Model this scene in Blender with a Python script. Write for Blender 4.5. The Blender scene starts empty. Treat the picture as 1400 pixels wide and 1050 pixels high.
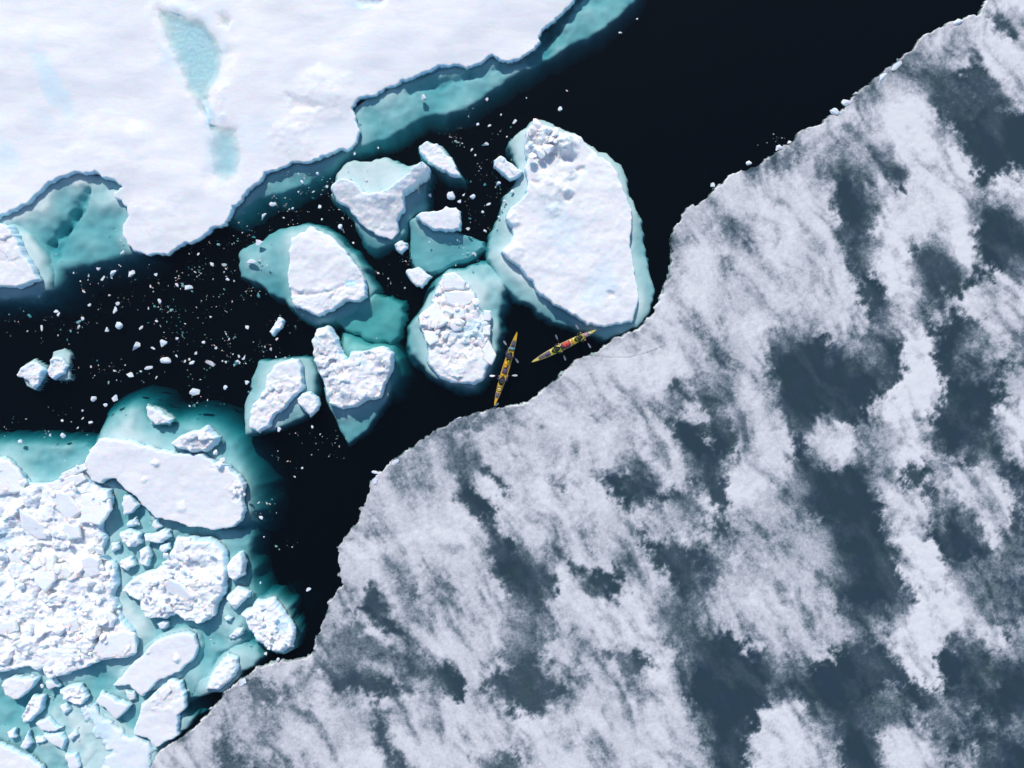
import bpy, bmesh, math, random
import numpy as np
from mathutils import Vector, Matrix

scene = bpy.context.scene
COL = scene.collection

# ------------------------------------------------------------------ camera, sky, sun, exposure
CAM_H = 68.0                      # drone height above the water, metres
PX = 80.0 / 1400.0                # metres per photo pixel at the waterline
cam_d = bpy.data.cameras.new('camera')
cam = bpy.data.objects.new('camera', cam_d)
COL.objects.link(cam)
cam.location = (0, 0, CAM_H)
cam.rotation_euler = (0, 0, 0)
cam_d.sensor_width = 36.0
cam_d.lens = 36.0 * CAM_H / 80.0
cam_d.clip_end = 8000
scene.camera = cam

SUN_EL = math.radians(46)
SUN_FROM = Vector((-0.22, 1.0))   # ground direction towards the sun
SUN_FROM.normalize()
world = bpy.data.worlds.new('World')
scene.world = world
world.use_nodes = True
wn = world.node_tree
wn.nodes.clear()
sky = wn.nodes.new('ShaderNodeTexSky')
sky.sky_type = 'NISHITA'
sky.sun_disc = False
sky.sun_elevation = SUN_EL
sky.sun_rotation = math.atan2(SUN_FROM.x, SUN_FROM.y)
sky.air_density = 1.0
sky.dust_density = 0.4
sky.ozone_density = 1.0
bg = wn.nodes.new('ShaderNodeBackground')
bg.inputs[1].default_value = 0.15
wo = wn.nodes.new('ShaderNodeOutputWorld')
wn.links.new(sky.outputs[0], bg.inputs[0])
wn.links.new(bg.outputs[0], wo.inputs[0])

sun_d = bpy.data.lights.new('sun', 'SUN')
sun_d.energy = 3.2
sun_d.angle = math.radians(0.7)
sun_d.color = (1.0, 0.95, 0.885)
sun = bpy.data.objects.new('sun', sun_d)
COL.objects.link(sun)
sun_vec = Vector((SUN_FROM.x * math.cos(SUN_EL), SUN_FROM.y * math.cos(SUN_EL), math.sin(SUN_EL)))
sun.rotation_euler = sun_vec.to_track_quat('Z', 'Y').to_euler()
sun.location = sun_vec * 60

vs = scene.view_settings
scene.display_settings.display_device = 'sRGB'
vs.view_transform = 'Standard'
vs.look = 'None'
vs.exposure = 0.0
vs.gamma = 1.0
vs.use_curve_mapping = False
scene.render.engine = 'CYCLES'
scene.cycles.use_denoising = True
scene.cycles.max_bounces = 6
scene.cycles.diffuse_bounces = 3
scene.cycles.transparent_max_bounces = 12
scene.cycles.volume_bounces = 0

# ------------------------------------------------------------------ numeric helpers
def W(u, v, z=0.0):
    """photo pixel -> point of the place at height z"""
    k = PX * (CAM_H - z) / CAM_H
    return ((u - 700.0) * k, (525.0 - v) * k)

def WP(poly, z=0.0):
    return np.array([W(u, v, z) for u, v in poly], dtype=np.float64)

_rng = np.random.RandomState(7)
_PERM = np.concatenate([_rng.permutation(256)] * 2)
_ANG = _rng.rand(256) * 2 * np.pi
_GX, _GY = np.cos(_ANG), np.sin(_ANG)

def perlin(x, y, seed=0):
    x = x + seed * 17.31
    y = y - seed * 9.77
    xi = np.floor(x).astype(np.int64); yi = np.floor(y).astype(np.int64)
    xf = x - xi; yf = y - yi
    u = xf * xf * xf * (xf * (xf * 6 - 15) + 10)
    v = yf * yf * yf * (yf * (yf * 6 - 15) + 10)
    def g(ix, iy, dx, dy):
        h = _PERM[(_PERM[ix & 255] + iy) & 255]
        return _GX[h] * dx + _GY[h] * dy
    a = g(xi, yi, xf, yf); b = g(xi + 1, yi, xf - 1, yf)
    c = g(xi, yi + 1, xf, yf - 1); d = g(xi + 1, yi + 1, xf - 1, yf - 1)
    return ((a * (1 - u) + b * u) * (1 - v) + (c * (1 - u) + d * u) * v) * 1.5

def fbm(x, y, size, octaves=4, seed=0, gain=0.5):
    """about -1..1, feature size in metres"""
    f = 1.0 / size; a = 1.0; s = 0; n = 0
    for o in range(octaves):
        s = s + a * perlin(x * f, y * f, seed + o * 3)
        n += a; a *= gain; f *= 2.03
    return s / n * 1.4

def sstep(t):
    t = np.clip(t, 0, 1)
    return t * t * (3 - 2 * t)

def sdf(poly, x, y):
    """signed distance, positive inside"""
    x = x.ravel(); y = y.ravel()
    n = len(poly)
    d2 = np.full(x.shape, 1e18); ins = np.zeros(x.shape, bool)
    for i in range(n):
        ax, ay = poly[i]; bx, by = poly[(i + 1) % n]
        ex, ey = bx - ax, by - ay
        L = ex * ex + ey * ey + 1e-12
        t = np.clip(((x - ax) * ex + (y - ay) * ey) / L, 0, 1)
        dx = x - ax - t * ex; dy = y - ay - t * ey
        np.minimum(d2, dx * dx + dy * dy, out=d2)
        if ay != by:
            c = ((ay > y) != (by > y)) & (x < (bx - ax) * (y - ay) / (by - ay) + ax)
            ins ^= c
    return np.where(ins, 1, -1) * np.sqrt(d2)

def hash2(ix, iy, seed):
    h = (ix * 374761393 + iy * 668265263 + seed * 974711) & 0x7fffffff
    h = (h ^ (h >> 13)) * 1274126177 & 0x7fffffff
    return ((h ^ (h >> 16)) & 0xffff) / 65535.0

def facets(x, y, size, seed=0, tilt=0.5):
    """broken-block relief: every cell its own tilted face.  -> height (about -1..1 x size), distance to the joint"""
    gx = x / size; gy = y / size
    ix = np.floor(gx).astype(np.int64); iy = np.floor(gy).astype(np.int64)
    f1 = np.full(x.shape, 9.0); f2 = np.full(x.shape, 9.0); hh = np.zeros(x.shape)
    for dx in (-1, 0, 1):
        for dy in (-1, 0, 1):
            cx = ix + dx; cy = iy + dy
            px = cx + 0.1 + 0.8 * hash2(cx, cy, seed); py = cy + 0.1 + 0.8 * hash2(cx, cy, seed + 1)
            ax = gx - px; ay = gy - py
            d = np.sqrt(ax * ax + ay * ay)
            a = hash2(cx, cy, seed + 2) * 6.283; t = tilt * hash2(cx, cy, seed + 3)
            z = (hash2(cx, cy, seed + 4) - 0.5) * 1.2 + t * (np.cos(a) * ax + np.sin(a) * ay)
            near = d < f1
            f2 = np.where(near, f1, np.minimum(f2, d))
            hh = np.where(near, z, hh)
            f1 = np.where(near, d, f1)
    return hh * size, (f2 - f1) * size

# ------------------------------------------------------------------ object helpers
def tag(o, label=None, cat=None, group=None, kind=None):
    if label: o['label'] = label
    if cat: o['category'] = cat
    if group: o['group'] = group
    if kind: o['kind'] = kind
    return o

def link(name, me, mat, parent=None, loc=(0, 0, 0)):
    o = bpy.data.objects.new(name, me)
    COL.objects.link(o)
    if mat is not None and len(me.materials) == 0:
        me.materials.append(mat)
    o.location = loc
    if parent is not None:
        o.parent = parent
    return o

def grid_mesh(name, xs, ys, Z, keep, origin, smooth=True, attrs=None, shift=None):
    """height field over the grid, only the cells whose corners are all kept"""
    ny, nx = Z.shape
    X, Y = np.meshgrid(xs, ys)
    if shift is not None: X = X + shift[0]; Y = Y + shift[1]
    c = keep[:-1, :-1] & keep[1:, :-1] & keep[:-1, 1:] & keep[1:, 1:]
    used = np.zeros(keep.shape, bool)
    used[:-1, :-1] |= c; used[1:, :-1] |= c; used[:-1, 1:] |= c; used[1:, 1:] |= c
    idx = np.full(keep.shape, -1, np.int64)
    idx[used] = np.arange(used.sum())
    co = np.stack([X[used] - origin[0], Y[used] - origin[1], Z[used] - origin[2]], 1).astype(np.float32)
    q = np.stack([idx[:-1, :-1][c], idx[:-1, 1:][c], idx[1:, 1:][c], idx[1:, :-1][c]], 1).astype(np.int32)
    me = bpy.data.meshes.new(name)
    me.vertices.add(len(co)); me.vertices.foreach_set('co', co.ravel())
    me.loops.add(q.size); me.loops.foreach_set('vertex_index', q.ravel())
    me.polygons.add(len(q))
    me.polygons.foreach_set('loop_start', np.arange(0, q.size, 4, dtype=np.int32))
    me.polygons.foreach_set('loop_total', np.full(len(q), 4, np.int32))
    me.polygons.foreach_set('use_smooth', np.full(len(q), smooth, bool))
    me.update(calc_edges=True)
    for k, arr in (attrs or {}).items():
        at = me.attributes.new(k, 'FLOAT', 'POINT')
        at.data.foreach_set('value', arr[used].astype(np.float32))
    return me

def grid_for(P, res, pad):
    x0, y0 = P.min(0) - pad; x1, y1 = P.max(0) + pad
    xs = np.arange(x0, x1 + res, res); ys = np.arange(y0, y1 + res, res)
    X, Y = np.meshgrid(xs, ys)
    return xs, ys, X, Y

# ------------------------------------------------------------------ materials
def new_mat(name):
    m = bpy.data.materials.new(name)
    m.use_nodes = True
    m.node_tree.nodes.clear()
    return m, m.node_tree

def node(nt, kind, **kw):
    n = nt.nodes.new(kind)
    for k, v in kw.items():
        setattr(n, k, v)
    return n

def noise(nt, scale, detail=4, rough=0.55, coord=None, dist=0.0):
    n = node(nt, 'ShaderNodeTexNoise')
    n.inputs['Scale'].default_value = scale
    n.inputs['Detail'].default_value = detail
    n.inputs['Roughness'].default_value = rough
    n.inputs['Distortion'].default_value = dist
    nt.links.new(coord, n.inputs['Vector'])
    return n

def world_pos(nt):
    return node(nt, 'ShaderNodeNewGeometry').outputs['Position']

def mixrgb(nt, fac, a, b):
    n = node(nt, 'ShaderNodeMix', data_type='RGBA')
    for s, v in ((0, fac), (6, a), (7, b)):
        if isinstance(v, (int, float)): n.inputs[s].default_value = v
        elif isinstance(v, tuple): n.inputs[s].default_value = v + (1,) if len(v) == 3 else v
        else: nt.links.new(v, n.inputs[s])
    return n.outputs[2]

def maprange(nt, v, a, b, c=0.0, d=1.0):
    n = node(nt, 'ShaderNodeMapRange')
    nt.links.new(v, n.inputs[0])
    for i, t in enumerate((a, b, c, d)): n.inputs[i + 1].default_value = t
    return n.outputs[0]

def math_n(nt, op, a, b):
    n = node(nt, 'ShaderNodeMath', operation=op)
    for i, v in enumerate((a, b)):
        if isinstance(v, (int, float)): n.inputs[i].default_value = v
        else: nt.links.new(v, n.inputs[i])
    return n.outputs[0]

def snow_material(name, snow=(0.86, 0.865, 0.885), wet=(0.54, 0.79, 0.90), bump=0.35, fine=9.0, attr=True, sss=1.0, deep=0.55):
    m, nt = new_mat(name)
    pos = world_pos(nt)
    mp = node(nt, 'ShaderNodeMapping'); mp.inputs['Rotation'].default_value = (0, 0, math.radians(40)); mp.inputs['Scale'].default_value = (0.28, 1.0, 1.0)
    nt.links.new(pos, mp.inputs['Vector'])
    n1 = noise(nt, 0.8, 6, 0.6, mp.outputs[0], 0.4)
    n2 = noise(nt, fine, 4, 0.6, pos)
    n3 = noise(nt, 2.4, 5, 0.6, pos, 0.4)
    darker = tuple(c * k for c, k in zip(snow, (0.90, 0.92, 0.95)))
    col = mixrgb(nt, maprange(nt, n1.outputs[0], 0.38, 0.62), darker, snow)
    if attr:
        a = node(nt, 'ShaderNodeAttribute'); a.attribute_name = 'wet'  # melt tint, plus the shade blue painted along the outline
        w = math_n(nt, 'ADD', a.outputs['Fac'], math_n(nt, 'MULTIPLY', math_n(nt, 'SUBTRACT', n3.outputs[0], 0.5), 0.35))
        w = maprange(nt, w, 0.12, 1.0)
        col = mixrgb(nt, w, col, wet)
    b1 = node(nt, 'ShaderNodeBump'); b1.inputs['Strength'].default_value = bump; b1.inputs['Distance'].default_value = 0.12
    nt.links.new(n3.outputs[0], b1.inputs['Height'])
    n4 = noise(nt, 3.2, 6, 0.62, mp.outputs[0], 0.8)
    b3 = node(nt, 'ShaderNodeBump'); b3.inputs['Strength'].default_value = 0.22; b3.inputs['Distance'].default_value = 0.10
    nt.links.new(n4.outputs[0], b3.inputs['Height']); nt.links.new(b1.outputs[0], b3.inputs['Normal'])
    b2 = node(nt, 'ShaderNodeBump'); b2.inputs['Strength'].default_value = bump + 0.05; b2.inputs['Distance'].default_value = 0.035
    nt.links.new(n2.outputs[0], b2.inputs['Height']); nt.links.new(b3.outputs[0], b2.inputs['Normal'])
    p = node(nt, 'ShaderNodeBsdfPrincipled')
    nt.links.new(col, p.inputs['Base Color'])
    p.inputs['Roughness'].default_value = 0.7
    p.inputs['Specular IOR Level'].default_value = 0.2
    p.inputs['Subsurface Weight'].default_value = sss
    p.inputs['Subsurface Radius'].default_value = (0.35, 0.75, 1.0)      # light goes deepest in the blue, as in real ice
    p.inputs['Subsurface Scale'].default_value = deep
    nt.links.new(b2.outputs[0], p.inputs['Normal'])
    o = node(nt, 'ShaderNodeOutputMaterial')
    nt.links.new(p.outputs[0], o.inputs[0])
    return m

def shelf_material(name, col_a, col_b):
    m, nt = new_mat(name)
    pos = world_pos(nt)
    n1 = noise(nt, 0.7, 5, 0.6, pos, 0.6)
    n2 = noise(nt, 4.0, 4, 0.65, pos)
    col = mixrgb(nt, maprange(nt, n1.outputs[0], 0.35, 0.65), col_a, col_b)
    b = node(nt, 'ShaderNodeBump'); b.inputs['Strength'].default_value = 0.15; b.inputs['Distance'].default_value = 0.12
    nt.links.new(n2.outputs[0], b.inputs['Height'])
    p = node(nt, 'ShaderNodeBsdfPrincipled')
    nt.links.new(col, p.inputs['Base Color'])
    p.inputs['Roughness'].default_value = 0.9
    p.inputs['Specular IOR Level'].default_value = 0.0
    nt.links.new(b.outputs[0], p.inputs['Normal'])
    o = node(nt, 'ShaderNodeOutputMaterial')
    nt.links.new(p.outputs[0], o.inputs[0])
    return m

def water_material(name, absorb, rough=0.06, ripple=0.02, scatter=0.0):
    """clear water: mirror of the sky by Fresnel on top, light soaked up with depth below"""
    m, nt = new_mat(name)
    pos = world_pos(nt)
    nz = noise(nt, 1.6, 4, 0.6, pos)
    b = node(nt, 'ShaderNodeBump'); b.inputs['Strength'].default_value = ripple; b.inputs['Distance'].default_value = 0.2
    nt.links.new(nz.outputs[0], b.inputs['Height'])
    fr = node(nt, 'ShaderNodeFresnel'); fr.inputs['IOR'].default_value = 1.333
    tr = node(nt, 'ShaderNodeBsdfTransparent')
    gl = node(nt, 'ShaderNodeBsdfGlossy'); gl.inputs['Roughness'].default_value = rough
    nt.links.new(b.outputs[0], gl.inputs['Normal'])
    mx = node(nt, 'ShaderNodeMixShader')
    nt.links.new(fr.outputs[0], mx.inputs[0]); nt.links.new(tr.outputs[0], mx.inputs[1]); nt.links.new(gl.outputs[0], mx.inputs[2])
    va = node(nt, 'ShaderNodeVolumeAbsorption')
    k = max(absorb) * 1.15
    va.inputs['Color'].default_value = tuple(1 - a / k for a in absorb) + (1,)
    va.inputs['Density'].default_value = k
    o = node(nt, 'ShaderNodeOutputMaterial')
    nt.links.new(mx.outputs[0], o.inputs['Surface']); 
    if scatter:
        sc = node(nt, 'ShaderNodeVolumeScatter')
        sc.inputs['Color'].default_value = (0.75, 0.62, 0.85, 1); sc.inputs['Density'].default_value = scatter
        ad = node(nt, 'ShaderNodeAddShader')
        nt.links.new(va.outputs[0], ad.inputs[0]); nt.links.new(sc.outputs[0], ad.inputs[1]); nt.links.new(ad.outputs[0], o.inputs['Volume'])
    else:
        nt.links.new(va.outputs[0], o.inputs['Volume'])
    return m

def plain(name, col, rough=0.5, var=0.12, scale=18.0, spec=0.4):
    m, nt = new_mat(name)
    tc = node(nt, 'ShaderNodeTexCoord').outputs['Object']
    n = noise(nt, scale, 3, 0.6, tc)
    c = mixrgb(nt, n.outputs[0], tuple(x * (1 - var) for x in col), tuple(min(1, x * (1 + var)) for x in col))
    p = node(nt, 'ShaderNodeBsdfPrincipled')
    nt.links.new(c, p.inputs['Base Color'])
    p.inputs['Roughness'].default_value = rough
    p.inputs['Specular IOR Level'].default_value = spec
    o = node(nt, 'ShaderNodeOutputMaterial')
    nt.links.new(p.outputs[0], o.inputs[0])
    return m

M_SNOW = snow_material('packed_snow', snow=(0.865, 0.848, 0.84), bump=0.05, fine=7.0, deep=0.38)
M_ICE = snow_material('broken_ice', snow=(0.945, 0.945, 0.945), bump=0.25, fine=9.0, deep=0.25)
M_BLOCK = snow_material('ice_block_face', snow=(0.93, 0.93, 0.93), bump=0.25, fine=8.0, attr=False, deep=0.22)
M_CHUNK = snow_material('brash_ice', snow=(0.74, 0.77, 0.81), bump=0.3, fine=12.0, attr=False, deep=0.06)
M_SHELF = shelf_material('submerged_ice', (0.70, 0.80, 0.82), (0.86, 0.90, 0.91))
M_SHELF_GREEN = shelf_material('submerged_green_ice', (0.55, 0.80, 0.74), (0.70, 0.90, 0.85))
M_SEA = water_material('sea_water', (0.92, 0.325, 0.285), scatter=0.012)
M_POND = water_material('pond_water', (0.75, 0.20, 0.13), rough=0.15)

# ------------------------------------------------------------------ the sea
def box_mesh(name, x0, x1, y0, y1, z0, z1):
    bm = bmesh.new()
    bmesh.ops.create_cube(bm, size=1.0)
    for v in bm.verts:
        v.co = Vector((x0 if v.co.x < 0 else x1, y0 if v.co.y < 0 else y1, z0 if v.co.z < 0 else z1))
    me = bpy.data.meshes.new(name); bm.to_mesh(me); bm.free()
    return me

tag(link('sea_water', box_mesh('sea_water', -2500, 2500, -2500, 2500, -40, 0), M_SEA), kind='structure')

# ------------------------------------------------------------------ floe builder
OUTLINE = {}
FLOES = []          # outlines above water, for keeping loose chunks off them

BOT = 0.22           # how far the plate's own wall is built below the waterline
def body(name, poly, h, seed, res=0.09, wall=0.22, rough=0.04, swell=0.13, rubble=0.0, rub_size=0.7, lumps=(), tilt=(0, 0),
         wet=(), wet0=0.0, warp=0.10, dents=(), mat=None, edge_blue=0.95, rub_mask=None, label=None, cat='ice floe', group=None, ledge=0.0, smooth=True, broad=False):
    wall = max(0.10, wall * 0.62)
    res = min(res, 0.065) if name != 'ice_floe' or len(poly) < 80 else res
    if cat == 'ice chunk': h *= 0.75
    elif h > 0.3: h *= 0.72
    P = WP(poly, h * 0.7)
    FLOES.append(P)
    xs, ys, X, Y = grid_for(P, res, 0.35)
    cx, cy = P.mean(0)
    wx = X + fbm(X, Y, 0.9, 3, seed) * warp * 1.5
    wy = Y + fbm(X, Y, 0.9, 3, seed + 40) * warp * 1.5
    d = sdf(P, wx, wy).reshape(X.shape) + fbm(X, Y, 0.45, 2, seed + 5) * warp * 0.35
    t = d / wall
    z = h + (fbm(X, Y, 3.5, 4, seed + 9) if not broad else fbm(X * 0.8 + Y * 0.3, Y - X * 0.3, 6.5, 3, seed + 9, 0.38)) * swell + fbm(X, Y, 0.7, 4, seed + 11) * rough
    z += tilt[0] * (X - cx) + tilt[1] * (Y - cy)
    if rubble:
        f, j = facets(wx, wy, rub_size, seed, 0.9)
        f2, j2 = facets(wx, wy, rub_size * 0.45, seed + 50, 1.0)
        f3 = fbm(X, Y, rub_size * 0.5, 5, seed + 77, 0.65)
        calm = 0.40 + 0.60 * sstep(0.5 + 1.3 * fbm(X, Y, 2.6, 3, seed + 78))
        r = (f * 0.95 + f2 * 0.5 + f3 * 0.34 * rub_size - 0.05 * rub_size * (1 - sstep(j / 0.10))) * rubble * calm
        if rub_mask is not None:
            mk = np.zeros(X.shape)
            for (u, v, rr) in rub_mask:
                mx, my = W(u, v, h)
                mk = np.maximum(mk, 1 - sstep((np.hypot(X - mx, Y - my) - rr * PX * 0.7 + fbm(X, Y, 1.2, 3, seed + 70) * 0.5) / (rr * PX * 0.5)))
            r = r * mk
        z += r
    for (u, v, rr, hh) in lumps:
        mx, my = W(u, v, h); R = rr * PX
        q = np.hypot(wx - mx, wy - my) + fbm(X, Y, R, 3, int(u + v)) * R * 0.25
        z += hh * sstep(1.25 - q / R) * (1 + 0.25 * fbm(X, Y, R * 0.6, 3, int(u)))
    wa = np.full(X.shape, wet0) + np.clip(fbm(X, Y, 5.0, 4, seed + 21), 0, 1) * 0.12
    for (u, v, ru, rv, a, k) in wet:
        mx, my = W(u, v, h); ca, sa = math.cos(math.radians(a)), math.sin(math.radians(a))
        ax = (X - mx); ay = -(Y - my)
        e = np.hypot((ax * ca + ay * sa) / (ru * PX), (-ax * sa + ay * ca) / (rv * PX)) + fbm(X, Y, 1.6, 4, seed + 33) * 0.45
        wa = np.maximum(wa, k * sstep((1.3 - e) / 0.9))
    for (poly2, depth, soft) in dents:
        dd = sdf(WP(poly2, h), X, Y).reshape(X.shape) + fbm(X, Y, 1.6, 4, seed + 60) * 0.3
        aa = sstep((dd + soft * 0.4) / soft)
        if soft >= 0.9: z = z + (h - z) * sstep((dd + 1.6) / 1.2)
        z -= depth * aa
    z = np.maximum(z, 0.06 + 0.03 * fbm(X, Y, 0.3, 2, seed + 2)) if h > 0.2 else z
    prof = np.sqrt(np.clip(t, 0, 1)) * (1 - 0.25 * ledge) 
    zz = np.where(t >= 1, z, -BOT + (z + BOT) * np.clip(0.15 + 0.85 * np.clip(t, 0, 1) ** 0.6, 0, 1))
    zz = np.where(t < 0, -BOT + 0.15 * (z + BOT) + np.clip(t, -1, 0) * 0.6, zz)
    wa = np.maximum(wa, edge_blue * (1 - sstep((d - 0.02) / (wall + 0.06))))  # blue of ice walls and of their shade, put into the rim colour
    gy, gx = np.gradient(d, res); gl = np.hypot(gx, gy) + 1e-6
    pull = np.clip(-np.minimum(d, 0), 0, 2 * res)                 # outermost points come in to the true outline: a clean wall
    zz = np.where(t < 0, -BOT, zz)
    me = grid_mesh(name, xs, ys, zz, d > -res * 1.1, (cx, cy, 0), smooth, {'wet': wa}, (gx / gl * pull, gy / gl * pull))
    o = link(name, me, mat or M_SNOW, None, (cx, cy, 0))
    tag(o, label, cat, group)
    OUTLINE[o.name] = P
    return o

def parent_poly(o):
    return OUTLINE[o.name]

def shelf(parent, poly, d0, seed, soft=0.9, amp=0.35, slope=0.32, res=0.15, deep=7.0, bumps=(), warp=0.35, mat=None, troughs=(), tilt=(0, 0), shallow=0.47, floor=-9.0):
    soft = soft * 1.6
    warp *= min(1.0, max(0.3, 0.85 / soft))
    """ice below the waterline: z = -d0 inside, sinking out of sight past its outline over `soft` metres"""
    P = WP(poly)
    xs, ys, X, Y = grid_for(P, res, soft + 0.6)
    d = sdf(P, X + fbm(X, Y, 1.7, 3, seed) * warp, Y + fbm(X, Y, 1.7, 3, seed + 30) * warp).reshape(X.shape)
    d += fbm(X, Y, 0.7, 3, seed + 3) * 0.10 * (warp / 0.35)
    d = d + 0.10
    d0 *= shallow; amp *= 0.65; slope *= 0.65
    cx, cy = P.mean(0)
    z = -d0 - amp * (1.0 * fbm(X, Y, 2.8, 3, seed + 6) + 0.22 * fbm(X, Y, 0.8, 3, seed + 7)) - slope * np.exp(-np.clip(d, 0, None) / 0.9)
    z += tilt[0] * (X - cx) + tilt[1] * (Y - cy)
    near = sdf(parent_poly(parent), X, Y).reshape(X.shape)
    z *= 0.50 + 0.50 * sstep((-near) / 1.3)            # the ledge rises towards the floe it carries
    for (u, v, r, dz) in bumps:
        bx, by = W(u, v)
        z += 0.65 * dz * np.exp(-((X - bx) ** 2 + (Y - by) ** 2) / (r * PX) ** 2) 
    for (line, wd, dz) in troughs:
        for a, b in zip(line[:-1], line[1:]):
            ax, ay = W(*a); bx, by = W(*b)
            ex, ey = bx - ax, by - ay
            t = np.clip(((X - ax) * ex + (Y - ay) * ey) / (ex * ex + ey * ey), 0, 1)
            q = np.hypot(X - ax - t * ex, Y - ay - t * ey) + 0.35 * fbm(X, Y, 0.8, 3, seed + 4)
            z -= dz * np.exp(-(q / (wd * 0.6 * PX)) ** 2) * 0.5
    z = np.minimum(z, -0.07)
    k = np.clip((soft * 0.42 - d) / soft, 0, 2)
    z = np.maximum(z - deep * 0.75 * k ** 1.9, floor)
    if floor < -8: z = np.maximum(z, -8.9)
    gy, gx = np.gradient(d, res)
    gl = np.hypot(gx, gy) + 1e-6
    under = 0.75 * np.clip(-z - 2.2 - soft * 1.2, 0, None)        # the flank of the ice leans in under the floe
    me = grid_mesh('underwater_shelf', xs, ys, z, (d > -soft - 0.3) & (z > floor + 0.01), (0, 0, 0), True, None, (gx / gl * under, gy / gl * under))
    o = link('underwater_shelf', me, mat or M_SHELF)
    o.parent = parent
    o.matrix_parent_inverse = Matrix.Translation(parent.location).inverted()
    return o

def slab_mesh(poly, z0, h, tilt=(0, 0), seed=0, bev=0.06, rough=0.05, inset=0.10):
    z0 *= 0.70
    h *= 0.80
    """a broken plate of ice: traced outline, real thickness, uneven bevelled rim"""
    P = WP(poly, z0 + h * 0.8)
    c = P.mean(0)
    rnd = random.Random(seed)
    # more points along the outline
    pts = []
    for i in range(len(P)):
        a, b = P[i], P[(i + 1) % len(P)]
        n = max(1, int(np.hypot(*(b - a)) / 0.35))
        for k in range(n):
            p = a + (b - a) * k / n
            j = 0.03 if k == 0 else 0.07
            pts.append((p[0] + rnd.uniform(-j, j), p[1] + rnd.uniform(-j, j)))
    bm = bmesh.new()
    rings = []
    for (ins, z) in ((-0.03, z0 - 0.0), (-0.05, z0 + h * 0.45), (0.0, z0 + h * 0.86), (inset, z0 + h)):
        ring = []
        for (x, y) in pts:
            dx, dy = x - c[0], y - c[1]
            L = math.hypot(dx, dy) + 1e-6
            s = max(0.2, (L - ins) / L)
            X, Y = dx * s, dy * s
            ring.append(bm.verts.new((X, Y, z + tilt[0] * X + tilt[1] * Y + rnd.uniform(-rough, rough) * (0.25 if ins == inset else 1))))
        rings.append(ring)
    n = len(pts)
    for r0, r1 in zip(rings[:-1], rings[1:]):
        for i in range(n):
            bm.faces.new((r0[i], r0[(i + 1) % n], r1[(i + 1) % n], r1[i]))
    top = bm.verts.new((0, 0, z0 + h))
    for i in range(n):
        bm.faces.new((rings[-1][i], rings[-1][(i + 1) % n], top))
    bot = bm.verts.new((0, 0, z0))
    for i in range(n):
        bm.faces.new((rings[0][(i + 1) % n], rings[0][i], bot))
    me = bpy.data.meshes.new('ice_block'); bm.to_mesh(me); bm.free()
    return me, (c[0], c[1], 0)

def block(parent, poly, z0, h, tilt=(0, 0), seed=0, name='ice_block', mat=None):
    me, loc = slab_mesh(poly, z0, h, tilt, seed)
    o = link(name, me, mat or M_BLOCK, None, loc)
    o.parent = parent
    o.matrix_parent_inverse = Matrix.Translation(parent.location).inverted()
    return o

def rock_mesh(seed, n=15, flat=0.6, name='ice_chunk', stretch=1.0):
    """angular lump about 1 m in radius"""
    rnd = random.Random(seed)
    bm = bmesh.new()
    for _ in range(n):
        v = Vector((rnd.gauss(0, 1), rnd.gauss(0, 1), rnd.gauss(0, 1))).normalized() * rnd.uniform(0.78, 1.08)
        bm.verts.new((v.x * stretch, v.y, v.z * flat))
    r = bmesh.ops.convex_hull(bm, input=list(bm.verts))
    bmesh.ops.delete(bm, geom=[g for g in r['geom_interior'] if isinstance(g, bmesh.types.BMVert)], context='VERTS')
    bmesh.ops.recalc_face_normals(bm, faces=bm.faces)
    me = bpy.data.meshes.new(name); bm.to_mesh(me); bm.free()
    return me

def lump_mesh(seed, flat=0.6, sub=3, stretch=1.0):
    """rough, weathered lump for the larger floating chunks"""
    bm = bmesh.new()
    bmesh.ops.create_icosphere(bm, subdivisions=sub, radius=1.0)
    rnd = random.Random(seed)
    dirs = [(Vector((rnd.gauss(0, 1), rnd.gauss(0, 1), rnd.gauss(0, 1))).normalized(), rnd.uniform(0.6, 0.95)) for _ in range(13)]
    for v in bm.verts:
        n = v.co.normalized(); r = 1.0
        for dv, c in dirs:
            k = n.dot(dv)
            if k > 0.05: r = min(r, c / k)
        r *= 1 + rnd.uniform(-0.035, 0.035)
        v.co = n * r
        v.co.x *= stretch; v.co.z *= flat
    me = bpy.data.meshes.new('ice_chunk'); bm.to_mesh(me); bm.free()
    return me

ROCKS = [rock_mesh(s, 13 + s % 6, 0.55 + 0.05 * (s % 5)) for s in range(14)]
for me in ROCKS: me.materials.append(M_BLOCK)
CHUNKS = [lump_mesh(s, 0.45 + 0.06 * (s % 4)) if s % 3 == 0 else rock_mesh(300 + s, 9 + s % 3, 0.5) for s in range(12)]
for me in CHUNKS: me.materials.append(M_CHUNK)
TINY = [rock_mesh(100 + s, 10, 0.5) for s in range(8)]
for me in TINY: me.materials.append(M_CHUNK)

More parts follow.
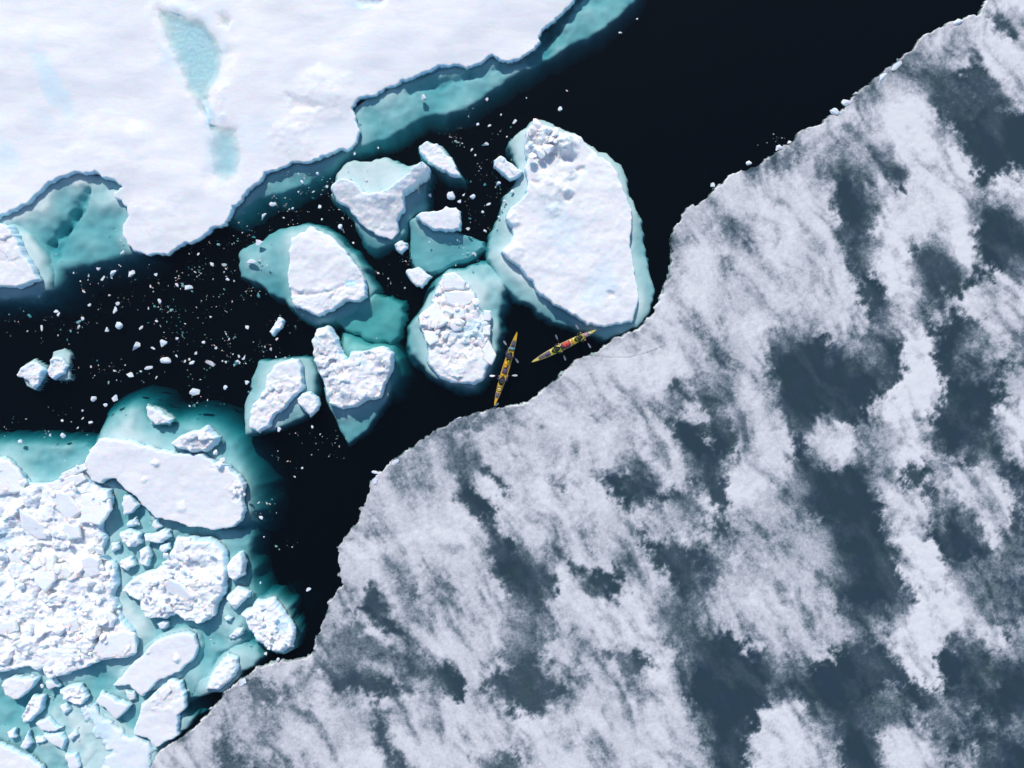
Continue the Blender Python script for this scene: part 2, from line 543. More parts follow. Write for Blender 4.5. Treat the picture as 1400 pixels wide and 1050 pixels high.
def pile(parent, spots, seed, zf, name='ice_block'):
    """loose angular blocks lying on a floe; spots = (u, v, radius px, count, size lo, size hi in px)"""
    rnd = random.Random(seed)
    for (u, v, R, n, lo, hi) in spots:
        lo *= 1.25
        for _ in range(int(n * 0.38)):
            a = rnd.uniform(0, 6.283); q = R * math.sqrt(rnd.random())
            uu, vv = u + math.cos(a) * q, v + math.sin(a) * q
            s = min(lo * math.exp(abs(rnd.gauss(0, 0.55))), hi * 1.1) * PX
            z = zf
            x, y = W(uu, vv, z)
            o = link(name, ROCKS[rnd.randrange(len(ROCKS))], None)
            o.parent = parent
            o.matrix_parent_inverse = Matrix.Translation(parent.location).inverted()
            o.location = (x, y, z + s * rnd.uniform(-0.45, 0.1))
            o.rotation_euler = (rnd.uniform(-0.5, 0.5), rnd.uniform(-0.5, 0.5), rnd.uniform(0, 6.28))
            o.scale = (s * rnd.uniform(0.8, 1.4), s, s * rnd.uniform(0.8, 1.1))

# ------------------------------------------------------------------ the great white floe, top left
F1 = [(-220, -210), (860, -210), (830, -110), (805, -25), (787, 0), (777, 13), (760, 28), (743, 43), (735, 60), (732, 68), (717, 78), (700, 86), (678, 80), (673, 76), (660, 85), (637, 93), (627, 89),
      (607, 90), (590, 97), (570, 103), (550, 112), (530, 120), (510, 130), (490, 137), (484, 147), (487, 163), (493, 182), (488, 193), (479, 205),
      (463, 207), (447, 213), (423, 222), (400, 223), (380, 230), (363, 238), (350, 253), (340, 263), (322, 283), (310, 307), (293, 312), (277, 327),
      (253, 333), (240, 343), (227, 348), (207, 350), (182, 345), (173, 335), (166, 320), (167, 307), (174, 295), (172, 283), (157, 270), (155, 262),
      (167, 257), (157, 248), (133, 238), (110, 237), (83, 243), (67, 252), (53, 265), (40, 278), (20, 287), (0, 297), (-40, 310), (-220, 335)]
POND_A = [(217, 13), (247, 22), (277, 30), (290, 43), (303, 73), (297, 100), (282, 130), (276, 138), (281, 150), (290, 172), (285, 174), (275, 152), (268, 137), (257, 123), (250, 97), (237, 73), (228, 50), (220, 30)]
POND_B = [(288, 172), (305, 174), (322, 178), (327, 207), (323, 238), (310, 246), (294, 237), (288, 207)]
POND_C = [(296, 18), (304, 17), (314, 28), (311, 36), (302, 32)]
f1 = body('ice_floe', F1, 0.54, 3, res=0.08, wall=0.16, rough=0.008, broad=True, swell=0.26, warp=0.13,
          lumps=[(300, 168, 16, 0.25), (292, 125, 18, 0.2), (215, 300, 40, 0.2), (150, 200, 60, 0.2), (400, 190, 30, 0.2), (440, 130, 40, 0.25)],
          dents=[(POND_A, 0.44, 1.9), (POND_B, 0.34, 2.0), ([(276, 132), (283, 134), (296, 176), (288, 178)], 0.17, 0.7), (POND_C, 0.20, 1.0), ([(392, 128), (402, 130), (440, 145), (430, 152), (398, 150)], 0.18, 0.7), ([(485, -5), (530, -5), (520, 6), (495, 8)], 0.35, 0.8)],
          wet=[(284, 155, 9, 30, -14, 0.55), (262, 70, 48, 70, -20, 0.35), (306, 208, 30, 48, 0, 0.35), (70, 110, 18, 70, -25, 0.45), (0, 215, 40, 22, 0, 0.40), (140, 140, 10, 60, -30, 0.18), (345, 185, 30, 45, 0, 0.22), (440, 175, 40, 14, -15, 0.2), (500, 4, 35, 10, 0, 0.5), (60, 160, 40, 14, 40, 0.25)],
          label='huge flat snow covered floe with turquoise melt ponds in its top')
def melt_pond(parent, poly, z, depth):
    P = WP(poly, z)
    c = P.mean(0)
    bm = bmesh.new()
    out = []
    for p in P:
        dx, dy = p - c; L = math.hypot(dx, dy)
        out.append((c[0] + dx * (L + 0.12) / L, c[1] + dy * (L + 0.12) / L))
    lo = [bm.verts.new((x, y, z - depth)) for x, y in out]
    hi = [bm.verts.new((x, y, z)) for x, y in out]
    n = len(out)
    for i in range(n):
        bm.faces.new((lo[i], lo[(i + 1) % n], hi[(i + 1) % n], hi[i]))
    bm.faces.new(hi); bm.faces.new(lo[::-1])
    bmesh.ops.recalc_face_normals(bm, faces=bm.faces)
    me = bpy.data.meshes.new('melt_pond'); bm.to_mesh(me); bm.free()
    o = link('melt_pond', me, M_POND)
    o.parent = parent; o.matrix_parent_inverse = Matrix.Translation(parent.location).inverted()
    return o
melt_pond(f1, POND_A, 0.292, 0.38); melt_pond(f1, POND_B, 0.297, 0.36); melt_pond(f1, POND_C, 0.302, 0.33)

shelf(f1, [(-60, 300), (20, 270), (60, 240), (110, 225), (165, 235), (185, 260), (190, 345), (175, 356), (150, 360), (120, 368), (85, 374), (76, 395), (60, 410), (35, 414), (-60, 420)],
      1.30, 11, soft=1.3, amp=0.4, bumps=[(110, 248, 28, 0.6), (60, 280, 25, 0.6), (150, 275, 22, 0.5), (20, 300, 25, 0.5)], troughs=[([(118, 262), (98, 293), (82, 312), (64, 332), (72, 346)], 9, 1.1)], mat=M_SHELF)
shelf(f1, [(300, 300), (330, 250), (380, 215), (470, 190), (500, 195), (478, 208), (445, 238), (400, 262), (350, 277), (318, 300)], 1.25, 12, soft=0.7, amp=0.3, mat=M_SHELF)
shelf(f1, [(478, 206), (470, 150), (520, 110), (640, 70), (720, 60), (770, 0), (830, -150), (960, -150), (873, 0), (853, 20), (827, 40), (783, 63), (740, 85), (700, 109), (668, 130), (640, 148),
           (612, 158), (580, 160), (545, 180), (505, 199)], 1.05, 13, soft=0.7, amp=0.45, mat=M_SHELF, troughs=[([(560, 122), (640, 103), (720, 82)], 9, 0.5), ([(800, -20), (750, 40), (733, 72)], 22, 1.4)])

# ------------------------------------------------------------------ floes and their shelves
f2 = body('ice_floe', [(-70, 300), (0, 305), (15, 310), (24, 322), (28, 335), (36, 350), (44, 360), (53, 382), (40, 388), (26, 393), (0, 393), (-70, 392)], 1.0, 21, rubble=0.25, rub_size=0.8,
          rub_mask=[(5, 325, 40)], tilt=(-0.05, 0.03), label='small white floe cut by the picture edge beside the bay of the huge floe')
shelf(f2, [(-70, 300), (20, 300), (45, 318), (66, 345), (76, 372), (72, 398), (50, 412), (20, 416), (-70, 416)], 0.75, 22, soft=0.9, amp=0.3, bumps=[(45, 335, 25, 0.5)])

f3 = body('ice_floe', [(449, 257), (457, 245), (470, 243), (487, 248), (497, 262), (517, 262), (530, 258), (547, 247), (567, 233), (580, 226), (588, 230), (587, 243), (570, 255), (553, 267), (553, 287),
                       (543, 300), (544, 317), (535, 328), (517, 323), (500, 313), (487, 300), (473, 283), (457, 273)], 1.35, 25, res=0.075, wall=0.25, tilt=(0.10, 0.38), rubble=0.12, rub_size=0.6,
          lumps=[(575, 235, 12, 0.3), (525, 268, 16, 0.25)], rough=0.1, label='wedge shaped floe with a bluish tilted face beside pale turquoise shallows')
shelf(f3, [(452, 262), (456, 236), (480, 216), (505, 216), (525, 210), (545, 219), (570, 221), (590, 235), (586, 262), (583, 285), (562, 300), (548, 325), (520, 340), (500, 342), (490, 325), (478, 295)],
      1.15, 26, soft=0.45, amp=0.3, bumps=[(515, 240, 38, 0.95), (475, 232, 20, 0.6)], tilt=(0, 0.05))

f4 = body('ice_floe', [(739, 166), (726, 170), (718, 182), (716, 197), (718, 216), (716, 235), (721, 250), (718, 262), (707, 277), (697, 285), (691, 292), (691, 302), (699, 310), (701, 323), (695, 332), (683, 344),
                       (691, 353), (710, 367), (726, 384), (733, 399), (749, 412), (771, 424), (787, 433), (802, 443), (825, 447), (848, 443), (865, 441), (870, 428), (874, 407), (872, 384), (867, 361), (862, 330),
                       (865, 300), (865, 287), (857, 271), (851, 254), (844, 235), (832, 220), (813, 207), (798, 191), (787, 182), (764, 180), (749, 174)], 0.85, 31, res=0.085, wall=0.18, swell=0.16,
          lumps=[(742, 188, 17, 0.9), (768, 196, 16, 0.85), (778, 202, 14, 0.5), (728, 205, 8, 0.5), (739, 208, 7, 0.5), (724, 188, 9, 0.45), (752, 178, 10, 0.5), (752, 262, 20, 0.25), (775, 232, 14, 0.32), (745, 243, 12, 0.25), (770, 252, 12, 0.28), (757, 285, 10, 0.22), (776, 262, 8, 0.3), (700, 300, 12, 0.3), (702, 345, 14, 0.2)],
          dents=[([(783, 228), (800, 226), (802, 233), (787, 236)], 0.2, 0.3), ([(728, 247), (738, 247), (738, 254), (729, 254)], 0.25, 0.3), ([(770, 268), (780, 270), (780, 276), (770, 275)], 0.22, 0.3), ([(830, 398), (842, 398), (842, 406), (832, 406)], 0.2, 0.35)],
          rubble=0.4, rub_size=0.75, rub_mask=[(745, 190, 36)], wet=[(770, 315, 30, 50, -20, 0.32), (820, 385, 26, 40, 10, 0.34), (735, 280, 22, 20, 0, 0.22), (790, 245, 25, 12, -20, 0.25)],
          label='large snowy oval floe with a block heap at one end')
pile(f4, [(742, 190, 22, 16, 4, 9), (728, 205, 12, 10, 3, 6), (765, 205, 14, 6, 3, 6)], 5, 1.35)
shelf(f4, [(720, 168), (733, 161), (749, 163), (779, 176), (810, 195), (840, 216), (857, 231), (860, 254), (866, 273), (880, 304), (886, 342), (897, 384), (896, 410), (884, 437), (861, 457), (832, 464), (802, 458), (764, 445),
           (735, 428), (718, 411), (700, 404), (684, 385), (665, 355), (667, 327), (680, 300), (688, 266), (706, 247), (706, 228), (697, 209), (703, 186)], 0.5, 32, soft=0.40, amp=0.25, bumps=[(700, 380, 30, 0.25), (760, 440, 30, -0.4), (880, 420, 20, 0.2)], tilt=(-0.005, 0.02))

f5 = body('ice_floe', [(606, 374), (623, 373), (638, 384), (651, 399), (653, 414), (661, 426), (670, 441), (668, 455), (672, 464), (677, 487), (667, 506), (661, 521), (646, 527), (623, 525), (600, 517), (590, 506), (581, 494), (583, 471),
                       (573, 445), (571, 433), (589, 414), (596, 391)], 0.55, 35, rubble=0.6, rub_size=0.62, rough=0.1, rub_mask=[(612, 425, 60), (650, 450, 45), (620, 500, 22)], wall=0.4, wet=[(650, 450, 22, 14, 0, 0.6), (625, 455, 22, 10, 20, 0.4), (665, 490, 8, 25, 0, 0.4)],
          label='floe heaped with broken ice plates nearest the two kayaks')
for pl, z, h, tl in (([(606, 375), (622, 373), (636, 385), (634, 396), (607, 395)], 0.5, 0.55, (0.0, 0.1)), ([(572, 432), (596, 412), (612, 440), (598, 448), (574, 444)], 0.45, 0.6, (0.1, -0.05)),
                     ([(608, 400), (628, 398), (648, 400), (650, 410), (630, 422), (612, 415)], 0.35, 0.5, (-0.1, 0.1)), ([(614, 445), (626, 434), (636, 440), (630, 450), (620, 452)], 0.35, 0.6, (0.1, 0.2)),
                     ([(660, 478), (668, 466), (678, 486), (672, 499), (662, 491)], 0.25, 0.5, (0.15, 0.0)), ([(661, 425), (671, 425), (671, 438), (662, 438)], 0.3, 0.45, (0, 0.1)), ([(580, 452), (598, 455), (600, 466), (588, 472), (581, 465)], 0.35, 0.5, (0, -0.1)),
                     ([(620, 420), (634, 424), (636, 434), (622, 436)], 0.4, 0.5, (0.2, 0.1)), ([(659, 445), (671, 445), (670, 458), (660, 458)], 0.25, 0.45, (0.1, 0))):
    block(f5, pl, z, h, tl, int(pl[0][0]))
pile(f5, [(605, 430, 28, 22, 3, 7), (650, 420, 14, 8, 2, 5), (655, 455, 14, 8, 2, 5)], 8, 0.75)
shelf(f5, [(611, 366), (642, 361), (665, 354), (690, 378), (692, 414), (683, 430), (688, 452), (681, 483), (672, 513), (652, 534), (623, 533), (589, 515), (566, 496), (553, 475), (558, 445), (575, 422), (583, 399), (596, 380)],
      0.75, 36, soft=0.7, amp=0.4, bumps=[(662, 400, 28, 0.3)])

f6 = body('ice_floe', [(397, 323), (407, 323), (423, 308), (440, 315), (460, 327), (477, 347), (493, 367), (500, 383), (502, 407), (490, 413), (473, 413), (457, 423), (437, 432), (417, 425), (400, 418), (395, 407), (395, 390), (392, 373),
                       (395, 357), (395, 340)], 1.0, 41, wall=0.22, swell=0.2, rubble=0.35, rub_size=0.6, rub_mask=[(485, 400, 18), (420, 415, 22), (450, 415, 22), (490, 380, 14)], wet=[(478, 387, 10, 5, 0, 0.8)],
          dents=[([(395, 396), (420, 401), (450, 396), (470, 389), (470, 393), (450, 401), (420, 406), (396, 401)], 0.16, 0.3)], label='rounded trapezoid floe with a smooth top and a curved crack')
shelf(f6, [(320, 342), (317, 353), (327, 377), (350, 392), (383, 411), (400, 427), (423, 443), (447, 444), (470, 440), (505, 410), (513, 395), (500, 373), (480, 340), (460, 323), (443, 307), (413, 302), (380, 310), (343, 327)], 1.25, 42, soft=0.55, amp=0.35,
      bumps=[(345, 345, 25, 0.2), (390, 330, 20, 0.35)])
shelf(f6, [(440, 440), (480, 415), (500, 405), (513, 397), (533, 403), (548, 417), (552, 433), (547, 453), (530, 472), (507, 467), (480, 455)], 1.7, 43, soft=0.45, amp=0.3, bumps=[(530, 425, 20, 0.3)], mat=M_SHELF_GREEN)

f7 = body('ice_floe', [(445, 445), (453, 448), (462, 462), (463, 473), (473, 490), (480, 482), (497, 477), (517, 472), (530, 473), (539, 483), (537, 500), (530, 520), (520, 545), (503, 547), (487, 557), (467, 560), (450, 555), (443, 540),
                       (442, 523), (433, 507), (427, 487), (425, 467), (432, 450)], 1.15, 45, wall=0.35, rubble=0.60, rub_size=0.62, swell=0.35, rough=0.13, tilt=(0.0, 0.06), wet=[(497, 495, 10, 5, 0, 0.5), (515, 530, 12, 10, 0, 0.25)],
          lumps=[(442, 465, 15, 0.4), (525, 488, 15, 0.4), (470, 530, 22, 0.3)], label='heart shaped lumpy white floe above a pointed blue underwater tip')
shelf(f7, [(440, 530), (443, 547), (457, 580), (473, 612), (500, 590), (527, 552), (535, 530), (530, 500), (480, 500)], 1.1, 46, soft=0.35, amp=0.3, tilt=(0, -0.0), warp=0.12)
shelf(f7, [(463, 452), (480, 455), (507, 466), (535, 470), (545, 490), (548, 515), (540, 538), (500, 545), (460, 500)], 2.2, 47, soft=1.1, amp=0.3, mat=M_SHELF_GREEN, bumps=[(478, 468, 16, 0.6)])

f8 = body('ice_floe', [(397, 490), (408, 490), (415, 507), (415, 530), (403, 543), (390, 557), (377, 567), (370, 583), (353, 593), (340, 585), (338, 573), (343, 553), (360, 533), (363, 513), (377, 498)], 0.75, 51, rubble=0.45, rub_size=0.5,
          rub_mask=[(375, 555, 45), (400, 530, 20)], wall=0.3, swell=0.2, label='slanting snow floe between the heart shaped floe and the long slab floe')
shelf(f8, [(350, 493), (390, 490), (424, 488), (430, 510), (432, 533), (425, 560), (412, 573), (400, 578), (373, 590), (333, 597), (330, 570), (332, 543), (343, 513)], 0.75, 52, soft=0.35, amp=0.25, warp=0.18)
f8b = body('ice_chunk', [(413, 538), (423, 535), (435, 543), (436, 553), (433, 563), (423, 570), (415, 560), (405, 552), (404, 546)], 0.75, 53, res=0.06, rubble=0.5, rub_size=0.4, wall=0.3, label='knobbly ice lump at the lower corner of the slanting floe', cat='ice chunk')

# bottom left pack
SLABF = [(135, 600), (150, 599), (170, 601), (190, 606), (215, 614), (232, 617), (262, 620), (277, 621), (295, 632), (312, 637), (330, 652), (334, 662), (332, 685), (336, 697), (332, 712), (320, 722), (295, 724), (267, 722), (240, 715),
         (217, 710), (205, 700), (192, 687), (175, 672), (160, 657), (150, 654), (137, 662), (125, 657), (117, 642), (115, 630), (125, 612)]
f9 = body('ice_floe', SLABF, 0.95, 61, wall=0.14, swell=0.07, rough=0.03, lumps=[(212, 633, 5, 0.3), (247, 693, 8, 0.12), (197, 655, 4, 0.12)], rubble=0.4, rub_size=0.5, rub_mask=[(326, 670, 12), (300, 630, 12)],
          label='long smooth snow slab floe lying above the white rubble field')
pile(f9, [(295, 628, 10, 8, 3, 5), (328, 672, 8, 8, 2, 4)], 21, 1.0)
shelf(f9, [(120, 640), (122, 600), (133, 570), (150, 556), (178, 547), (196, 553), (206, 568), (230, 574), (262, 570), (296, 580), (320, 598), (338, 630), (350, 665), (352, 700), (345, 722), (300, 730), (200, 700)], 1.1, 62, soft=1.5, amp=0.4, bumps=[(175, 585, 25, 0.5), (225, 600, 25, 0.3)])
f9b = body('ice_chunk', [(229, 607), (240, 597), (260, 589), (281, 582), (291, 589), (299, 597), (297, 606), (290, 612), (280, 619), (260, 619), (240, 614)], 1.35, 63, res=0.07, rubble=0.6, rub_size=0.6, wall=0.45, lumps=[(265, 600, 16, 0.3)],
           label='craggy ice hummock frozen to the far rim of the long slab', cat='ice chunk')

RUB = [(-140, 610), (0, 625), (12, 628), (22, 640), (31, 652), (37, 660), (62, 661), (80, 657), (83, 645), (100, 640), (113, 634), (121, 655), (137, 666), (150, 668), (152, 690), (143, 708), (137, 722), (147, 737), (137, 757), (158, 772),
       (161, 793), (156, 811), (164, 836), (166, 847), (183, 863), (186, 876), (184, 897), (166, 901), (140, 904), (111, 916), (83, 926), (71, 927), (60, 916), (51, 921), (37, 913), (0, 921), (-140, 940)]
f10 = body('ice_floe', RUB, 0.85, 65, res=0.07, rubble=0.62, rub_size=1.15, wall=0.3, swell=0.25, rough=0.08, mat=M_ICE, wet=[(8, 735, 12, 22, 10, 0.5), (30, 770, 20, 15, 0, 0.3)],
           label='wide field of jumbled white ice rubble frozen together')
SL = [([(48, 756), (73, 760), (76, 793), (62, 808), (47, 797)], 0.95, 0.55, (0.12, -0.05)), ([(30, 696), (50, 710), (74, 724), (66, 736), (50, 738), (31, 720)], 0.8, 0.5, (-0.1, 0.15)), ([(67, 672), (95, 675), (110, 700), (92, 713), (76, 695)], 0.85, 0.4, (0.05, 0.1)),
      ([(110, 677), (130, 672), (149, 684), (152, 697), (137, 717), (110, 715)], 0.75, 0.55, (0.08, -0.05)), ([(0, 630), (12, 629), (24, 642), (31, 655), (31, 672), (0, 676), (-25, 672), (-25, 635)], 0.9, 0.45, (0, 0.03)), ([(83, 648), (100, 641), (114, 634), (118, 641), (88, 655)], 0.7, 0.4, (0, 0.1)),
      ([(62, 662), (85, 655), (112, 647), (118, 655), (95, 668), (68, 669)], 0.65, 0.4, (0.05, 0.1)), ([(0, 695), (22, 688), (30, 697), (28, 712), (10, 716), (0, 712)], 0.8, 0.5, (0.1, 0.1)), ([(60, 720), (80, 725), (85, 750), (74, 760), (56, 745)], 0.85, 0.4, (-0.1, -0.1)),
      ([(76, 778), (92, 772), (100, 782), (95, 792), (78, 792)], 0.9, 0.5, (0.1, 0.15)), ([(112, 765), (126, 758), (137, 765), (136, 785), (122, 790), (113, 780)], 0.9, 0.6, (0.1, 0.2)), ([(140, 762), (158, 772), (161, 790), (152, 803), (138, 788)], 0.65, 0.5, (-0.1, 0.1)),
      ([(134, 838), (150, 836), (158, 846), (152, 858), (137, 856)], 0.85, 0.55, (0.05, 0.1)), ([(140, 870), (170, 862), (184, 866), (185, 893), (165, 899), (140, 900), (122, 890)], 0.75, 0.32, (0, 0.04)), ([(85, 850), (105, 845), (108, 862), (92, 872)], 0.9, 0.4, (0.1, 0.2)),
      ([(45, 845), (75, 838), (85, 852), (66, 866), (48, 860)], 0.9, 0.35, (-0.1, 0.1)), ([(85, 805), (105, 800), (112, 815), (96, 826), (84, 820)], 0.9, 0.5, (0.1, 0.15)), ([(0, 850), (20, 848), (24, 862), (8, 870), (-10, 866)], 0.8, 0.5, (0.1, 0.1)),
      ([(20, 880), (45, 876), (52, 892), (36, 900), (20, 896)], 0.75, 0.45, (-0.05, 0.1)), ([(100, 880), (118, 878), (122, 894), (104, 898)], 0.8, 0.35, (0.1, 0.1)), ([(115, 905), (130, 898), (138, 903), (120, 912)], 0.6, 0.35, (0, 0.1)), ([(40, 900), (56, 898), (60, 912), (46, 916)], 0.6, 0.4, (0.1, 0.1)),
      ([(86, 716), (108, 718), (110, 735), (92, 738)], 0.85, 0.35, (0.1, 0.1)), ([(112, 722), (132, 722), (140, 738), (130, 752), (114, 745)], 0.75, 0.4, (-0.05, 0.1)), ([(12, 756), (36, 748), (44, 762), (30, 776), (14, 772)], 0.8, 0.3, (0, 0.1)), ([(0, 780), (22, 782), (24, 800), (2, 804)], 0.85, 0.35, (0.1, 0.05)),
      ([(10, 815), (34, 808), (44, 822), (26, 836), (10, 830)], 0.85, 0.35, (0.08, 0.12)), ([(120, 815), (138, 808), (150, 818), (142, 830), (124, 830)], 0.85, 0.45, (0.05, 0.15))]
SL = [SL[k] for k in (0, 1, 2, 3, 4, 5, 6, 9, 10, 12, 13, 14, 17, 22, 24)]
for i, (pl, z, h, tl) in enumerate(SL):
    block(f10, pl, z, h, tl, i)
pile(f10, [(45, 780, 60, 50, 3, 8), (110, 780, 40, 45, 3, 8), (60, 870, 70, 70, 2, 7), (130, 850, 40, 40, 2, 6), (120, 690, 30, 12, 2, 5), (40, 690, 40, 25, 2, 6), (100, 650, 18, 10, 2, 4)], 31, 0.95)
shelf(f10, [(-140, 600), (60, 603), (112, 604), (130, 615), (140, 640), (200, 690), (300, 715), (345, 722), (341, 760), (346, 792), (353, 815), (345, 850), (340, 880), (300, 900), (290, 930), (262, 962), (246, 975), (265, 985), (243, 1005), (225, 1030), (200, 1120), (-140, 1120)],
      1.0, 66, soft=0.9, amp=0.55, bumps=[(60, 635, 40, -0.3), (180, 830, 30, 0.3), (190, 740, 30, 0.25), (210, 860, 25, 0.4), (100, 1010, 60, 0.5), (300, 870, 40, 0.2), (130, 925, 25, -0.4), (325, 740, 15, -0.3), (40, 620, 40, 0.3)], mat=M_SHELF)

f11 = body('ice_floe', [(240, 733), (260, 735), (293, 738), (305, 750), (310, 767), (310, 787), (307, 813), (295, 827), (293, 843), (277, 853), (257, 853), (240, 843), (223, 847), (200, 847), (193, 837), (192, 823), (177, 817), (167, 807), (180, 790),
                        (200, 782), (222, 772), (230, 757)], 1.05, 71, rubble=0.5, rub_size=0.65, wall=0.4, swell=0.3, rough=0.1, mat=M_ICE, lumps=[(265, 750, 24, 0.25), (280, 800, 20, 0.3)], label='rough hummocky floe with blue shaded blocks below the long slab')
for pl, z, h, tl in (([(224, 796), (234, 791), (252, 800), (262, 815), (256, 824), (240, 820), (228, 810)], 1.1, 0.45, (0.15, 0.35)), ([(256, 797), (274, 793), (284, 800), (264, 808)], 1.2, 0.35, (0.1, 0.3)), ([(242, 736), (260, 736), (262, 750), (240, 755)], 1.15, 0.25, (0, 0.05)),
                     ([(218, 828), (232, 826), (236, 836), (220, 838)], 0.95, 0.35, (0.1, 0.2)), ([(285, 825), (294, 826), (293, 842), (278, 850), (272, 842)], 0.6, 0.5, (0.1, 0.2))):
    block(f11, pl, z, h, tl, int(pl[0][0]))
pile(f11, [(255, 785, 42, 55, 2, 6), (215, 815, 25, 25, 2, 5), (285, 830, 18, 12, 2, 5)], 33, 1.2)
chunky = dict(res=0.06, rubble=0.55, rub_size=0.4, wall=0.3, cat='ice chunk', swell=0.15, mat=M_ICE)
body('ice_chunk', [(330, 753), (335, 768), (333, 788), (320, 795), (312, 788), (309, 773), (313, 763)], 0.9, 72, label='upright craggy chunk touching the right flank of the rough hummocky floe'.replace('right flank', 'sea side'), **chunky)
body('ice_chunk', [(323, 802), (342, 807), (340, 818), (328, 827), (320, 837), (312, 828), (307, 817)], 0.7, 73, label='notched ice chunk between the craggy chunk and the round lumpy floe', **chunky)
body('ice_chunk', [(306, 843), (312, 841), (318, 845), (316, 850), (308, 851)], 0.25, 74, label='small flat pale ice cake just below the notched chunk', **chunky)
body('ice_chunk', [(312, 868), (324, 859), (333, 858), (333, 867), (322, 874), (313, 875)], 0.22, 75, label='flat oval ice cake beside the round lumpy floe', **chunky)
f12 = body('ice_floe', [(328, 840), (343, 830), (350, 820), (373, 817), (383, 828), (398, 850), (404, 867), (400, 887), (383, 893), (367, 890), (350, 878), (340, 863)], 0.8, 76, rubble=0.5, rub_size=0.5, wall=0.45, mat=M_ICE, wet=[(385, 855, 10, 15, 0, 0.6)],
           label='round lumpy floe at the tip of the black water inlet')
pile(f12, [(350, 845, 16, 12, 2, 4), (378, 880, 16, 14, 2, 5), (365, 860, 20, 14, 2, 4)], 34, 0.9)
shelf(f12, [(335, 840), (350, 818), (375, 814), (392, 832), (405, 865), (402, 889), (383, 897), (362, 893), (345, 880)], 0.8, 77, soft=0.5, amp=0.2)
f13 = body('ice_floe', [(250, 863), (265, 868), (272, 885), (265, 900), (247, 920), (223, 928), (208, 940), (197, 953), (187, 948), (177, 938), (150, 938), (170, 920), (197, 890), (217, 873)], 0.55, 78, wall=0.15, swell=0.05, rough=0.03, lumps=[(242, 899, 6, 0.35), (202, 892, 3, 0.15)],
           label='smooth snowy plate with one small lump on its top')
shelf(f13, [(245, 855), (270, 860), (281, 885), (272, 908), (250, 930), (215, 950), (150, 950), (160, 915), (205, 870)], 0.6, 79, soft=0.7, amp=0.2)
f14 = body('ice_floe', [(310, 893), (325, 900), (327, 917), (313, 933), (297, 945), (278, 943), (283, 930), (293, 913)], 0.7, 81, rubble=0.5, rub_size=0.45, wall=0.4, label='small craggy floe pressed against the grey ice sheet', mat=M_ICE)
shelf(f14, [(280, 925), (300, 895), (330, 882), (352, 889), (357, 901), (340, 918), (318, 940), (295, 952), (257, 957), (260, 930)], 0.7, 82, soft=0.5, amp=0.25)
f15 = body('ice_floe', [(233, 928), (247, 930), (253, 947), (255, 967), (245, 977), (243, 1007), (213, 1022), (200, 1010), (180, 1003), (187, 987), (193, 963), (210, 947)], 0.55, 83, wall=0.15, swell=0.06, rough=0.04, rubble=0.35, rub_size=0.6, rub_mask=[(225, 950, 25), (205, 960, 12)],
           label='snowy plate with lumpy upper end wedged against the grey sheet')
block(f15, [(216, 948), (230, 938), (234, 944), (222, 958)], 0.5, 0.25, (0.1, 0.1), 5)
shelf(f15, [(240, 965), (262, 985), (255, 1000), (235, 1012), (225, 1000)], 0.6, 84, soft=0.4, amp=0.15)
f16 = body('ice_floe', [(137, 946), (180, 964), (161, 986), (146, 973), (130, 959)], 0.6, 85, wall=0.12, swell=0.03, rough=0.02, tilt=(0.05, 0.02), label='clean white wedge shaped plate in the turquoise slush')
f17 = body('ice_floe', [(112, 962), (128, 962), (145, 978), (162, 990), (180, 1005), (200, 1012), (214, 1024), (208, 1050), (195, 1120), (120, 1120), (128, 1060), (148, 1030), (125, 1000), (112, 980)], 0.10, 86, wall=0.8, swell=0.05, rough=0.03, wet0=0.25, warp=0.3,
           wet=[(130, 1000, 30, 40, 0, 0.55)], label='low slushy floe almost awash beside the wedge shaped plate')
shelf(f17, [(95, 985), (112, 958), (150, 975), (215, 1022), (210, 1120), (95, 1120), (105, 1040)], 0.28, 87, soft=0.6, amp=0.2)

